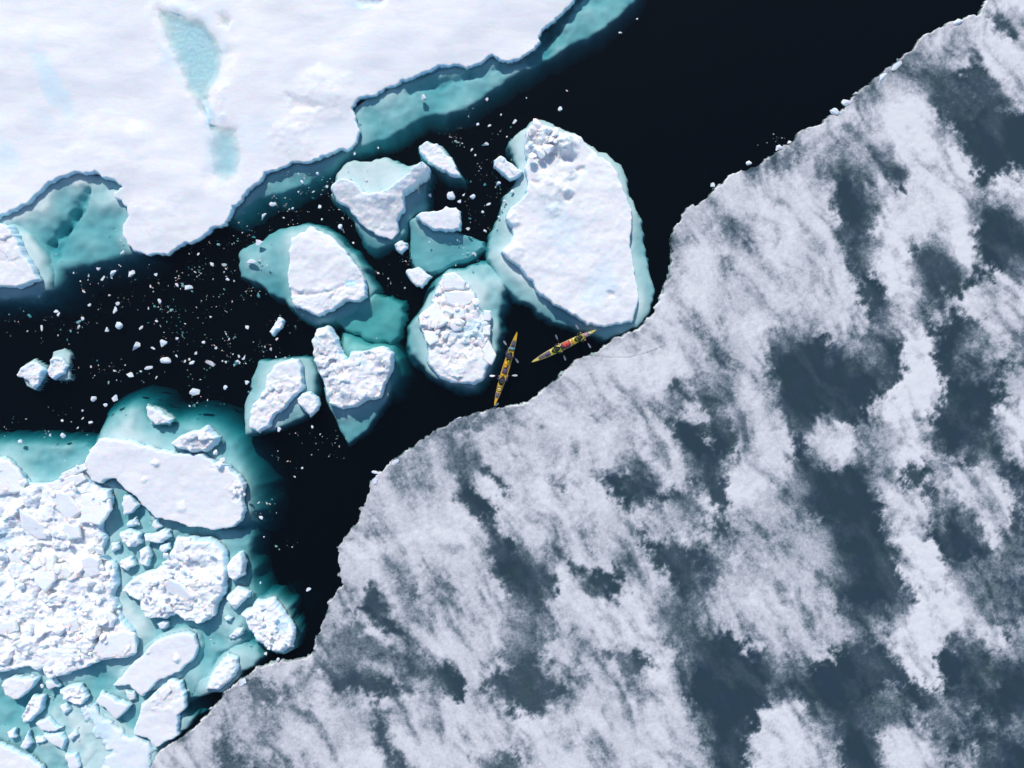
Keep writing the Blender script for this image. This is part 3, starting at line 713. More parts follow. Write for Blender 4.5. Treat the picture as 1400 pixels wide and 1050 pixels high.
S_ = [([(1, 935), (17, 924), (37, 926), (53, 927), (43, 944), (24, 957), (6, 951)], 0.7, 'rounded white cake tucked under the rubble field', 0.2), ([(43, 950), (61, 950), (59, 970), (43, 987), (33, 993), (29, 979)], 0.5, 'crumbly oval chunk below the rounded white cake', 0.5),
      ([(47, 990), (65, 981), (84, 995), (75, 1001), (57, 999)], 0.4, 'smooth lens shaped cake among the slush chunks', 0.0), ([(60, 1003), (85, 1002), (91, 1012), (88, 1027), (71, 1019), (62, 1012)], 0.45, 'square cornered cake just under the lens shaped one', 0.0),
      ([(92, 1006), (103, 995), (107, 1005), (96, 1015)], 0.35, 'small leaf shaped cake beside the square cornered one', 0.1), ([(88, 1032), (105, 1028), (109, 1048), (100, 1060), (92, 1050)], 0.4, 'small white brick of ice at the lower picture edge', 0.0),
      ([(80, 943), (95, 936), (110, 935), (122, 953), (110, 965), (95, 962), (84, 956)], 0.5, 'crumbly chunk cluster under the blue shaded rubble edge', 0.6), ([(60, 932), (75, 928), (82, 938), (65, 946)], 0.45, 'small three cornered chunk under the rubble field', 0.2),
      ([(27, 1022), (36, 998), (44, 1018), (35, 1025)], 0.35, 'narrow upright chunk near the corner plate', 0.3), ([(7, 1001), (20, 995), (21, 1008), (12, 1012)], 0.3, 'little chunk beside the narrow upright one', 0.3), ([(-60, 1012), (0, 1017), (20, 1025), (57, 1047), (70, 1075), (-60, 1090)], 0.5, 'flat plate filling the lower corner of the slush', 0.0),
      ([(79, 965), (92, 960), (97, 972), (86, 979)], 0.35, 'small rough chunk below the crumbly cluster', 0.5), ([(46, 1008), (60, 1006), (62, 1015), (48, 1020)], 0.25, 'grey white fragment between lens shaped cake and corner plate', 0.3), ([(170, 944), (184, 945), (185, 956), (175, 957)], 0.15, 'half sunk pale cake in the gap under the smooth plate', 0.2),
      ([(195, 731), (230, 724), (234, 735), (217, 744), (197, 743)], 0.55, 'split white chunk in the slush just under the long slab', 0.3), ([(163, 727), (178, 724), (192, 729), (192, 745), (177, 750), (163, 740)], 0.55, 'crumbly square chunk in the slush under the long slab', 0.5),
      ([(217, 745), (229, 742), (232, 752), (222, 758), (215, 752)], 0.45, 'rounded small chunk beside the rough hummocky floe', 0.4), ([(188, 752), (202, 747), (208, 760), (203, 775), (189, 772)], 0.55, 'tall crumbly chunk in the slush beside the rough hummocky floe', 0.5),
      ([(166, 676), (178, 676), (190, 690), (183, 700), (168, 705)], 0.6, 'triangular plate broken from the lower edge of the long slab', 0.1), ([(170, 715), (186, 706), (188, 718), (172, 724)], 0.3, 'small wet chunk in the dark gap under the slab', 0.4), ([(150, 742), (160, 738), (164, 752), (152, 756)], 0.35, 'lumpy chunk at the sea side of the rubble field', 0.5),
      ([(165, 765), (182, 760), (186, 772), (172, 782), (163, 776)], 0.4, 'wet crumbly chunk filling the slush gap', 0.5), ([(211, 853), (222, 848), (233, 850), (230, 860), (217, 862)], 0.3, 'low crumbly chunk between hummocky floe and smooth plate', 0.4),
      ([(205, 717), (214, 709), (221, 721), (212, 724)], 0.5, 'small pointed shard under the slab', 0.1)]
for i, (pl, h, lab, rb) in enumerate(S_):
    body('ice_chunk', pl, h, 200 + i * 7, res=0.06, wall=0.15 if rb < 0.25 else 0.25, rubble=rb, rub_size=0.4, swell=0.06, rough=0.03, label=lab, cat='ice chunk', mat=M_ICE if rb > 0.25 else M_SNOW)

# chunks floating free in the black water
S2 = [([(571, 200), (583, 193), (597, 195), (610, 208), (623, 223), (632, 242), (617, 242), (600, 233), (583, 220), (573, 208)], 0.7, 'spindle shaped rough chunk in black water above the hummock cluster', 0.35, [(571, 197), (585, 190), (605, 198), (634, 243), (612, 243), (575, 212)], 0.5),
      ([(566, 295), (577, 290), (597, 288), (610, 282), (625, 282), (631, 288), (629, 315), (610, 317), (593, 315), (577, 305)], 0.7, 'smooth white chunk shaped like a boot on a teal shelf', 0.0,
       [(558, 323), (556, 300), (581, 290), (630, 318), (661, 327), (661, 338), (646, 350), (623, 357), (608, 365), (590, 372), (566, 369), (556, 350)], 1.25),
      ([(554, 369), (573, 365), (592, 376), (577, 394), (562, 386)], 0.6, 'smooth oval chunk at the lower tip of the teal shelf', 0.1, None, 0), ([(538, 334), (545, 328), (556, 331), (557, 340), (549, 347), (540, 343)], 0.6, 'knobbly small chunk under the wedge shaped floe', 0.5, None, 0),
      ([(674, 218), (684, 212), (693, 216), (703, 226), (716, 235), (710, 243), (697, 246), (684, 237), (675, 228)], 0.7, 'bent white chunk touching the flank of the large oval floe', 0.25, None, 0),
      ([(382, 433), (390, 438), (385, 448), (373, 460), (368, 455), (375, 440)], 0.4, 'long narrow chunk below the rounded trapezoid floe', 0.4, None, 0),
      ([(23, 512), (28, 502), (42, 492), (53, 497), (62, 505), (60, 513), (52, 527), (45, 534), (38, 528), (37, 520), (25, 517)], 0.5, 'ragged grey white floe alone in black water', 0.75, [(24, 505), (45, 490), (60, 498), (64, 512), (50, 534), (36, 528)], 0.3),
      ([(67, 493), (75, 487), (87, 490), (92, 500), (87, 510), (72, 520), (65, 515)], 0.5, 'craggy white lump on a grey half sunk cake beside the ragged floe', 0.75, [(70, 482), (86, 477), (96, 483), (95, 520), (80, 522), (66, 515)], 0.35),
      ([(198, 555), (210, 557), (223, 565), (237, 572), (230, 580), (210, 580), (200, 570)], 0.45, 'half sunk lumpy chunk off the far side of the long slab', 0.4, [(198, 553), (215, 557), (238, 572), (230, 582), (205, 581)], 0.25)]
for i, (pl, h, lab, rb, sh, dp) in enumerate(S2):
    o = body('ice_chunk', pl, h, 400 + i * 7, res=0.06, wall=0.2, rubble=rb, rub_size=0.45, swell=0.1, rough=0.05, label=lab, cat='ice chunk')
    if sh:
        lone = dp < 0.45
        shelf(o, sh, dp * (0.7 if lone else 1), 500 + i, soft=0.25 if lone else 0.4, amp=0.1 if lone else 0.2, res=0.08, warp=0.15, floor=-0.9 if lone else -9.0)

# ------------------------------------------------------------------ the grey rotten ice sheet
EDGE = [(1450, -190), (1375, -60), (1348, 0), (1337, 20), (1317, 23), (1297, 30), (1280, 40), (1257, 52), (1250, 67), (1237, 73), (1220, 87), (1203, 100), (1187, 115), (1173, 127), (1160, 139), (1147, 152), (1128, 161), (1123, 170), (1095, 176), (1085, 190),
        (1070, 201), (1053, 211), (1033, 227), (1013, 234), (997, 239), (990, 248), (977, 256), (972, 266), (953, 278), (937, 286), (930, 300), (919, 313), (917, 333), (917, 360), (912, 382), (903, 405), (890, 430), (872, 449), (850, 458), (840, 461), (824, 473),
        (808, 484), (800, 488), (786, 492), (778, 501), (768, 510), (753, 523), (738, 536), (721, 549), (707, 552), (678, 557), (660, 562), (633, 570), (611, 581), (592, 590), (570, 606), (550, 618), (536, 630), (519, 645), (506, 657), (504, 674), (497, 690),
        (490, 697), (492, 710), (478, 725), (461, 747), (463, 769), (462, 789), (467, 800), (457, 815), (447, 822), (445, 839), (439, 856), (431, 870), (427, 892), (412, 901), (400, 902), (380, 904), (363, 907), (350, 913), (327, 930), (307, 947), (297, 960),
        (283, 977), (273, 987), (250, 1007), (240, 1012), (215, 1026), (205, 1050), (190, 1200), (1640, 1240), (1640, -190)]
# snow lying on it: (outline, snow 0..1, edge softness px); later ones lie over earlier ones
LAY = [
 ([(1148, 205), (1137, 235), (1136, 258), (1143, 280), (1147, 315), (1155, 349), (1167, 380), (1176, 409), (1191, 433), (1203, 465), (1191, 484), (1169, 482), (1155, 470), (1130, 470), (1118, 455), (1096, 455), (1082, 447), (1060, 455), (1050, 480), (1050, 505), (1065, 560), (1084, 591), (1087, 628), (1080, 665),
   (1084, 691), (1104, 720), (1118, 735), (1125, 754), (1130, 786), (1140, 808), (1150, 831), (1164, 845), (1164, 878), (1130, 899), (1096, 914), (1060, 906), (1040, 892), (1011, 880), (987, 862), (963, 860), (951, 841), (953, 821), (970, 802), (975, 787), (992, 770), (975, 751), (934, 743), (919, 739),
   (878, 734), (887, 758), (900, 775), (919, 792), (914, 819), (902, 841), (909, 870), (921, 880), (931, 896), (926, 916), (936, 938), (950, 980), (965, 1010), (985, 1150), (1560, 1150), (1560, -40), (1400, 60), (1300, 70), (1245, 72), (1262, 95), (1275, 130), (1200, 215), (1180, 230)], 0.0, 16),
 ([(1150, 187), (1180, 165), (1200, 145), (1215, 130), (1237, 120), (1262, 128), (1290, 165), (1318, 205), (1335, 235), (1337, 285), (1332, 325), (1345, 366), (1330, 376), (1318, 372), (1300, 350), (1270, 337), (1248, 342), (1252, 365), (1262, 390), (1267, 410), (1263, 446), (1276, 465), (1279, 499), (1291, 518), (1288, 545),
   (1268, 567), (1269, 604), (1291, 623), (1279, 637), (1240, 640), (1235, 657), (1254, 667), (1274, 686), (1274, 706), (1261, 730), (1279, 747), (1293, 761), (1297, 780), (1327, 786), (1351, 798), (1353, 815), (1361, 839), (1378, 863), (1383, 885), (1368, 897), (1356, 885), (1334, 875), (1315, 873), (1283, 885), (1274, 897),
   (1279, 909), (1288, 931), (1276, 948), (1254, 929), (1230, 916), (1220, 892), (1215, 878), (1196, 861), (1206, 844), (1235, 836), (1254, 824), (1245, 802), (1228, 781), (1223, 749), (1206, 713), (1208, 686), (1194, 672), (1198, 659), (1215, 642), (1196, 638), (1211, 618), (1196, 591), (1186, 570), (1190, 553),
   (1215, 533), (1235, 521), (1235, 494), (1230, 470), (1217, 436), (1220, 417), (1206, 392), (1191, 370), (1189, 344), (1193, 310), (1200, 283), (1195, 268), (1178, 258), (1170, 240), (1188, 246), (1190, 232), (1165, 212)], 1.0, 14),
 ([(1200, 208), (1213, 210), (1233, 232), (1244, 255), (1232, 262), (1215, 248), (1202, 228)], 0.08, 9), ([(1172, 222), (1182, 232), (1195, 246), (1193, 254), (1182, 246), (1172, 234)], 0.05, 6), ([(1153, 165), (1175, 168), (1186, 190), (1198, 212), (1190, 224), (1172, 208), (1152, 196)], 0.35, 18),
 ([(1250, 66), (1257, 50), (1297, 28), (1337, 18), (1348, -5), (1360, -140), (1560, -140), (1560, 130), (1400, 149), (1378, 140), (1370, 115), (1345, 98), (1334, 85), (1324, 97), (1305, 95), (1288, 82), (1268, 78)], 1.0, 12), ([(1352, 18), (1375, 22), (1393, 38), (1390, 54), (1375, 52), (1356, 36)], 0.15, 14), ([(1325, 62), (1336, 65), (1345, 95), (1332, 92)], 0.3, 12),
 ([(1262, 98), (1290, 108), (1335, 130), (1330, 155), (1300, 140), (1270, 118)], 0.25, 22),
 ([(1350, 262), (1349, 248), (1362, 240), (1390, 233), (1560, 226), (1560, 312), (1398, 300), (1384, 280)], 1.0, 12), ([(1255, 345), (1275, 338), (1298, 352), (1312, 375), (1308, 400), (1295, 415), (1275, 415), (1266, 395)], 0.1, 14), ([(1300, 362), (1312, 372), (1322, 382), (1314, 384), (1304, 376)], 0.0, 6),
 ([(1334, 383), (1351, 373), (1395, 376), (1560, 370), (1560, 450), (1400, 446), (1396, 480), (1383, 490), (1351, 490), (1339, 470), (1331, 436), (1315, 429), (1300, 415), (1320, 400)], 0.95, 16), ([(1272, 430), (1285, 422), (1302, 418), (1300, 436), (1285, 446), (1274, 442)], 0.75, 16),
 ([(1305, 485), (1318, 480), (1330, 500), (1345, 510), (1338, 516), (1318, 508)], 0.75, 14), ([(1368, 512), (1395, 495), (1560, 480), (1560, 560), (1385, 562), (1366, 545)], 0.75, 22), ([(1360, 560), (1390, 556), (1560, 556), (1560, 648), (1400, 643), (1378, 620), (1367, 591)], 0.95, 14),
 ([(1104, 587), (1121, 574), (1150, 573), (1167, 587), (1194, 613), (1170, 630), (1152, 636), (1138, 632), (1128, 639), (1109, 623), (1099, 606)], 1.0, 10), ([(1165, 585), (1200, 570), (1215, 600), (1205, 645), (1185, 640), (1190, 615)], 0.5, 22),
 ([(1268, 657), (1293, 642), (1313, 630), (1347, 630), (1371, 647), (1388, 676), (1393, 701), (1373, 730), (1367, 768), (1351, 744), (1337, 720), (1315, 698), (1303, 679), (1280, 672)], 1.0, 16), ([(1270, 715), (1292, 700), (1297, 712), (1282, 722)], 0.6, 14), ([(1348, 770), (1400, 765), (1450, 790), (1400, 800), (1355, 795)], 0.5, 25), ([(1300, 770), (1330, 782), (1310, 800), (1290, 805)], 0.5, 18),
 ([(1022, 1150), (1022, 1010), (1040, 975), (1065, 950), (1095, 955), (1120, 985), (1138, 1010), (1152, 1040), (1150, 1150)], 1.0, 14), ([(1190, 1150), (1203, 1026), (1202, 1005), (1212, 995), (1236, 985), (1240, 970), (1262, 985), (1275, 1010), (1290, 1035), (1290, 1150)], 1.0, 13),
 ([(1300, 1035), (1320, 1015), (1338, 1022), (1343, 1050), (1335, 1150), (1300, 1150)], 0.8, 18), ([(1195, 950), (1225, 938), (1240, 955), (1238, 975), (1210, 985), (1195, 975)], 0.45, 26), ([(1280, 955), (1310, 955), (1330, 970), (1320, 1000), (1300, 1010), (1285, 995)], 0.55, 24), ([(1335, 915), (1352, 912), (1368, 935), (1350, 945)], 0.4, 14), ([(1338, 965), (1350, 970), (1362, 990), (1350, 995)], 0.5, 12), ([(1375, 1000), (1390, 985), (1450, 990), (1450, 1010), (1390, 1012)], 0.6, 14),
 ([(1330, 790), (1400, 812), (1400, 850), (1368, 835), (1350, 810)], 0.35, 20), ([(1370, 840), (1410, 850), (1410, 890), (1385, 880)], 0.6, 20),
 ([(1062, 690), (1080, 668), (1090, 700), (1110, 720), (1125, 760), (1128, 790), (1100, 800), (1060, 790), (1040, 760), (1055, 720)], 0.7, 28), ([(1018, 705), (1035, 700), (1050, 715), (1060, 745), (1030, 765), (1010, 745)], 0.55, 24), ([(995, 775), (1025, 755), (1055, 790), (1035, 800), (1012, 815), (998, 800)], 0.65, 18),
 ([(915, 532), (926, 519), (936, 530), (943, 550), (936, 554), (918, 548)], 0.05, 9), ([(955, 530), (970, 537), (998, 527), (992, 542), (976, 555), (982, 566), (998, 580), (1003, 600), (1006, 616), (988, 632), (990, 660), (996, 684), (985, 692), (967, 680), (952, 655), (945, 640), (936, 622), (918, 590), (915, 578), (930, 570), (950, 580), (966, 586), (963, 565), (952, 545)], 0.0, 11),
 ([(962, 598), (972, 594), (978, 606), (970, 612)], 0.8, 8), ([(955, 640), (966, 636), (968, 645), (958, 648)], 0.6, 8), ([(855, 640), (868, 628), (880, 637), (890, 652), (902, 666), (920, 674), (948, 660), (942, 687), (912, 682), (880, 688), (850, 690), (836, 672), (818, 655), (835, 648)], 0.0, 12), ([(857, 590), (866, 592), (868, 640), (860, 640)], 0.5, 16), ([(848, 655), (860, 656), (862, 670), (852, 668)], 0.3, 8),
 ([(960, 460), (985, 470), (995, 500), (985, 510), (965, 490)], 0.45, 16), ([(738, 600), (755, 605), (760, 640), (745, 640)], 0.6, 22), ([(755, 652), (775, 660), (770, 668), (755, 662)], 0.3, 12), ([(880, 548), (900, 545), (905, 562), (885, 570)], 0.55, 16),
 ([(592, 590), (612, 600), (642, 620), (667, 641), (698, 668), (690, 669), (668, 656), (648, 645), (630, 630), (612, 610)], 0.12, 9), ([(605, 583), (660, 562), (690, 570), (640, 595), (620, 600)], 0.35, 22), ([(626, 638), (642, 655), (668, 678), (678, 691), (674, 718), (704, 745), (738, 768), (765, 792), (762, 808), (736, 814), (716, 820), (700, 818), (691, 806), (665, 767), (670, 735), (662, 711), (643, 701), (622, 680), (632, 657)], 0.0, 10),
 ([(648, 652), (660, 660), (672, 676), (664, 680), (650, 668)], 0.85, 8), ([(720, 808), (740, 815), (750, 845), (745, 870), (742, 900), (760, 925), (790, 928), (785, 955), (745, 975), (720, 978), (700, 970), (680, 957), (660, 943), (664, 932), (692, 908), (690, 890), (706, 868), (712, 845), (704, 825)], 0.12, 18), ([(705, 828), (735, 850), (728, 880), (708, 890), (700, 860)], 0.45, 20),
 ([(820, 880), (845, 893), (872, 894), (892, 905), (875, 925), (885, 955), (868, 948), (852, 918), (832, 895)], 0.12, 14), ([(762, 757), (776, 765), (796, 777), (822, 785), (845, 775), (854, 782), (847, 796), (859, 813), (845, 816), (825, 817), (805, 805), (793, 793), (780, 778)], 0.02, 10), ([(785, 885), (800, 885), (800, 905), (788, 905)], 0.35, 14),
 ([(937, 700), (955, 698), (958, 716), (943, 720)], 0.2, 14), ([(965, 718), (990, 702), (998, 722), (985, 740), (968, 735)], 0.2, 16), ([(905, 700), (925, 700), (920, 715), (900, 715)], 0.55, 16), ([(780, 725), (805, 720), (815, 745), (790, 745)], 0.65, 20),
 ([(498, 800), (510, 800), (522, 814), (530, 837), (546, 856), (560, 876), (576, 890), (592, 905), (610, 906), (626, 922), (640, 937), (634, 952), (620, 953), (604, 940), (590, 925), (578, 915), (567, 900), (550, 885), (530, 864), (506, 846), (488, 835), (500, 820)], 0.02, 9), ([(500, 870), (520, 882), (542, 900), (556, 917), (563, 932), (572, 942), (560, 948), (535, 952), (508, 946), (480, 952), (462, 946), (448, 930), (442, 915), (455, 900), (482, 898), (500, 915), (532, 925), (547, 930), (535, 910), (515, 895), (495, 882)], 0.08, 13),
 ([(452, 862), (480, 850), (500, 860), (505, 885), (480, 905), (440, 910), (425, 940), (395, 960), (400, 935), (425, 905), (440, 880)], 0.36, 20), ([(526, 757), (545, 772), (562, 792), (572, 815), (562, 818), (548, 800), (532, 778)], 0.15, 11), ([(552, 826), (565, 830), (575, 850), (560, 842)], 0.35, 11), ([(484, 718), (505, 715), (515, 730), (500, 738)], 0.55, 14),
 ([(515, 960), (527, 980), (532, 1005), (542, 1030), (560, 1060), (535, 1075), (525, 1035), (515, 1010), (505, 985)], 0.2, 13), ([(650, 1060), (658, 1042), (680, 1028), (702, 1030), (722, 1050), (722, 1150), (650, 1150)], 0.15, 16), ([(335, 925), (362, 928), (378, 950), (372, 975), (350, 968), (332, 945)], 0.3, 18), ([(295, 1005), (315, 1022), (345, 1042), (395, 1045), (398, 1075), (300, 1075)], 0.25, 18), ([(348, 968), (362, 985), (372, 1010), (360, 1005)], 0.45, 14),
 ([(975, 280), (990, 289), (1012, 306), (1026, 325), (1020, 330), (1004, 317), (985, 302)], 0.15, 9), ([(988, 312), (998, 322), (1006, 338), (998, 336)], 0.25, 7), ([(985, 350), (1000, 345), (1005, 365), (992, 375)], 0.5, 16), ([(1052, 212), (1075, 202), (1095, 200), (1085, 225), (1065, 240), (1045, 240)], 0.4, 18), ([(1215, 95), (1245, 78), (1260, 100), (1255, 120), (1235, 115)], 0.45, 14), ([(918, 320), (930, 310), (935, 350), (925, 390), (912, 390)], 0.7, 16),
 ([(890, 690), (900, 680), (905, 690), (898, 696)], 0.5, 10), ([(580, 800), (600, 790), (605, 812), (588, 820)], 0.5, 16), ([(590, 775), (605, 765), (612, 785), (598, 792)], 0.6, 14), ([(470, 985), (485, 980), (490, 1000), (478, 1010)], 0.65, 18)]

def ice_sheet():
    P = WP(EDGE)
    res = 0.095
    x0, x1 = W(180, 0)[0], W(1600, 0)[0]; y0, y1 = W(0, 1180)[1], W(0, -160)[1]
    xs = np.arange(x0, x1, res); ys = np.arange(y0, y1, res)
    X, Y = np.meshgrid(xs, ys)
    d = np.full(X.shape, 9.0)
    # distance only near the edge; inside/outside everywhere
    dd = sdf(P, X + fbm(X, Y, 0.8, 4, 90, 0.6) * 0.22, Y + fbm(X, Y, 0.8, 4, 91, 0.6) * 0.22).reshape(X.shape)
    d = dd + fbm(X, Y, 0.35, 2, 92) * 0.09
    rag = fbm(X, Y, 0.8, 5, 95, 0.7)
    ca, sa = math.cos(math.radians(-58)), math.sin(math.radians(-58))      # wind direction of the drifts
    Xr, Yr = X * ca + Y * sa, -X * sa + Y * ca
    along = fbm(Xr * 0.4, Yr, 0.9, 4, 94, 0.6) * 0.9             # patch borders fray along the wind
    wx = X + fbm(X, Y, 1.7, 5, 93, 0.6) * 0.42 + along * ca
    wy = Y + fbm(X, Y, 1.7, 5, 95, 0.6) * 0.42 + along * sa
    snow = np.full(X.shape, 0.89)
    loose = 0.62 + 2.3 * sstep(0.44 + 0.9 * fbm(X, Y, 4.5, 3, 111)) ** 1.6      # crisp in places, wispy in others
    for poly, val, soft in LAY:
        Q = WP(poly); s = soft * PX * 2.0
        m = 1.2 + s
        ix0 = max(0, np.searchsorted(xs, Q[:, 0].min() - m)); ix1 = np.searchsorted(xs, Q[:, 0].max() + m)
        iy0 = max(0, np.searchsorted(ys, Q[:, 1].min() - m)); iy1 = np.searchsorted(ys, Q[:, 1].max() + m)
        if ix1 <= ix0 or iy1 <= iy0: continue
        sl = (slice(iy0, iy1), slice(ix0, ix1))
        q = sdf(Q, wx[sl], wy[sl]).reshape(wx[sl].shape) + rag[sl] * s * 0.55
        sl_ = s * loose[sl]
        a = sstep((q + sl_ * 0.5) / sl_)
        snow[sl] = snow[sl] * (1 - a) + val * a
    big = fbm(X, Y, 3.2, 5, 96, 0.6); mid = fbm(X, Y, 1.0, 5, 97, 0.65)
    bend = fbm(X, Y, 6.0, 2, 105) * 1.2
    drift = fbm(Xr * 0.24, Yr + bend, 1.3, 5, 101, 0.55)
    mott = np.clip(0.32 * big + 0.34 * mid + 0.80 * drift + 0.05, -1, 1)
    snow = snow + np.where(mott < 0, mott * 0.80, mott * 0.20) * sstep(snow * 1.8) + (0.05 + 0.05 * fbm(X, Y, 3.5, 3, 102)) * fbm(Xr * 0.5, Yr, 1.2, 5, 98)
    snow = snow - 0.12 * sstep(0.45 + 0.9 * fbm(X, Y, 7.0, 3, 120)) * sstep(snow * 2) + 0.30 * (1 - sstep(snow * 2.5)) * np.clip(fbm(Xr * 0.45, Yr, 2.6, 5, 121, 0.6) + 0.02, 0, 1)
    # greyer, thinner band along the edge
    snow -= 0.34 * np.exp(-np.clip(d, 0, None) / 0.35) * sstep(0.5 + fbm(X, Y, 4, 2, 99))
    lip = np.exp(-(np.clip(d, 0, None) / 0.13) ** 2) * sstep(0.35 + 1.2 * fbm(X, Y, 2.2, 3, 130))       # crumbled white lip
    snow = snow + 0.45 * lip
    z = 0.05 + 0.10 * lip + 0.06 * np.clip(snow, 0, 1) + 0.02 * fbm(X, Y, 0.5, 4, 100) * np.clip(snow, 0, 1) + 0.03 * np.clip(big, -1, 1) * np.clip(snow, 0, 1)
    z = np.maximum(z, 0.012)
    # hairline crack running in from the edge
    line = [(808, 486), (835, 489), (862, 488), (885, 482), (905, 474)]
    for a, b in zip(line[:-1], line[1:]):
        ax, ay = W(*a); bx, by = W(*b); ex, ey = bx - ax, by - ay
        t = np.clip(((X - ax) * ex + (Y - ay) * ey) / (ex * ex + ey * ey), 0, 1)
        q = np.hypot(X - ax - t * ex, Y - ay - t * ey)
        k = np.exp(-(q / 0.05) ** 2)
        z -= 0.02 * k; snow -= 0.22 * k
    t = np.clip(d / 0.08, 0, 1)
    z = -0.35 + (z + 0.35) * t ** 0.6
    z = np.where(d < 0, -0.5 + d * 4.0, z)
    cx, cy = W(950, 650)
    gy, gx = np.gradient(d, res); gl = np.hypot(gx, gy) + 1e-6
    pull = np.clip(-np.minimum(d, 0), 0, 2 * res)
    z = np.where(d < 0, -0.35, z)
    me = grid_mesh('ice_sheet', xs, ys, z, d > -res * 1.1, (cx, cy, 0), True, {'snow': snow}, (gx / gl * pull, gy / gl * pull))
    m, nt = new_mat('rotten_sea_ice')
    pos = world_pos(nt)
    a = node(nt, 'ShaderNodeAttribute'); a.attribute_name = 'snow'
    n1 = noise(nt, 4.2, 6, 0.68, pos, 0.5); n2 = noise(nt, 13.0, 4, 0.7, pos); n3 = noise(nt, 0.5, 5, 0.6, pos)
    wob = math_n(nt, 'ADD', math_n(nt, 'MULTIPLY', math_n(nt, 'SUBTRACT', n1.outputs[0], 0.5), 0.85), math_n(nt, 'MULTIPLY', math_n(nt, 'SUBTRACT', n2.outputs[0], 0.5), 0.45))
    # the lacy breakup is strongest where bare ice turns to snow
    sn = a.outputs['Fac']
    bell = math_n(nt, 'MULTIPLY', math_n(nt, 'MULTIPLY', maprange(nt, sn, 0.0, 0.45), maprange(nt, sn, 1.25, 0.55)), 1.0)
    bell = math_n(nt, 'ADD', bell, 0.10)
    f = math_n(nt, 'ADD', sn, math_n(nt, 'MULTIPLY', wob, bell))
    ramp = node(nt, 'ShaderNodeValToRGB')
    nt.links.new(f, ramp.inputs[0])
    cr = ramp.color_ramp
    cr.elements[0].position = 0.0; cr.elements[0].color = (0.024, 0.046, 0.066, 1)
    cr.elements[1].position = 1.0; cr.elements[1].color = (0.72, 0.715, 0.72, 1)
    for p_, c_ in ((0.18, (0.055, 0.082, 0.106, 1)), (0.42, (0.185, 0.218, 0.250, 1)), (0.66, (0.40, 0.412, 0.44, 1)), (0.84, (0.575, 0.57, 0.59, 1))):
        e = cr.elements.new(p_); e.color = c_
    tone = mixrgb(nt, maprange(nt, n3.outputs[0], 0.35, 0.65), (0.93, 1.02, 0.90, 1), (1.0, 0.995, 1.05, 1))
    mul = node(nt, 'ShaderNodeMix', data_type='RGBA', blend_type='MULTIPLY'); mul.inputs[0].default_value = 1.0
    nt.links.new(ramp.outputs[0], mul.inputs[6]); nt.links.new(mixrgb(nt, maprange(nt, f, 0.15, 0.6), tone, (0.995, 0.99, 0.985, 1)), mul.inputs[7])
    b = node(nt, 'ShaderNodeBump'); b.inputs['Strength'].default_value = 0.25; b.inputs['Distance'].default_value = 0.08
    nt.links.new(f, b.inputs['Height'])
    p = node(nt, 'ShaderNodeBsdfPrincipled')
    nt.links.new(mul.outputs[2], p.inputs['Base Color']); p.inputs['Roughness'].default_value = 0.75; p.inputs['Specular IOR Level'].default_value = 0.15
    nt.links.new(b.outputs[0], p.inputs['Normal'])
    o_ = node(nt, 'ShaderNodeOutputMaterial'); nt.links.new(p.outputs[0], o_.inputs[0])
    o = link('ice_sheet', me, m, None, (cx, cy, 0))
    tag(o, 'vast thin sheet of dark grey sea ice patched with blown snow', 'ice sheet')
    return P
SHEET = ice_sheet()

# ------------------------------------------------------------------ loose chunks and brash
rnd = random.Random(4)
def chunk(u, v, ru, rv, ang, label, group, mesh=None, z=None, flat=1.0):
    o = link('ice_chunk', mesh or CHUNKS[rnd.randrange(len(CHUNKS))], None)
    s = ru * PX * 0.88; t = rv * PX * 0.88
    hgt = min(s, t) * flat
    o.scale = (s, t, hgt)
    o.rotation_euler = (rnd.uniform(-0.15, 0.15), rnd.uniform(-0.15, 0.15), math.radians(-ang))
    zz = hgt * 0.12 if z is None else z
    x, y = W(u, v, max(0, zz))
    o.location = (x, y, zz)
    tag(o, label, 'ice chunk', group)
    return o
EDGE_G = 'white blocks perched along the rim of the grey sheet'
for (u, v, a, b, ang, lab) in [(1024, 223, 5, 4, -20, 'small white block perched alone on the rim of the grey sheet, opposite the oval floe'), (975, 253, 5, 4, 0, 'knobbly white block at the rim where the grey sheet bulges to the water'), (1142, 153, 9, 6, 10, 'pale wedge block, largest of three in a row on the sheet rim'),
                               (1157, 140, 8, 6, 10, 'pale wedge block, middle one of three in a row on the sheet rim'), (1169, 129, 6, 4, 10, 'smallest pale block, last of three in a row on the sheet rim'), (1207, 110, 18, 9, -42, 'long white ridge of ice stranded on the sheet rim'), (1226, 90, 12, 6, -40, 'low white lump beyond the long ridge on the sheet rim'), (1310, 30, 8, 5, -30, 'bluish white block high on the sheet rim near the picture corner'),
                               (1065, 202, 9, 5, -25, 'double white lump on the sheet rim over a dark patch'), (1079, 194, 4, 3, -20, 'small knob next to the double white lump on the rim'), (540, 632, 8, 5, -30, 'white block with blue shadow where the sheet rim turns down'), (513, 646, 6, 3, 10, 'thin flake jutting from the sheet rim over black water'),
                               (512, 658, 6, 6, 0, 'round knob under the jutting flake on the sheet rim'), (627, 573, 7, 3, -15, 'thin pale flake floating just off the sheet rim'), (331, 933, 10, 6, -35, 'ragged white lump where the small craggy floe meets the sheet'), (287, 970, 4, 6, 30, 'small ragged lump on the sheet rim above the dark water pocket')]:
    chunk(u, v, a, b, ang, lab, EDGE_G, z=0.12)

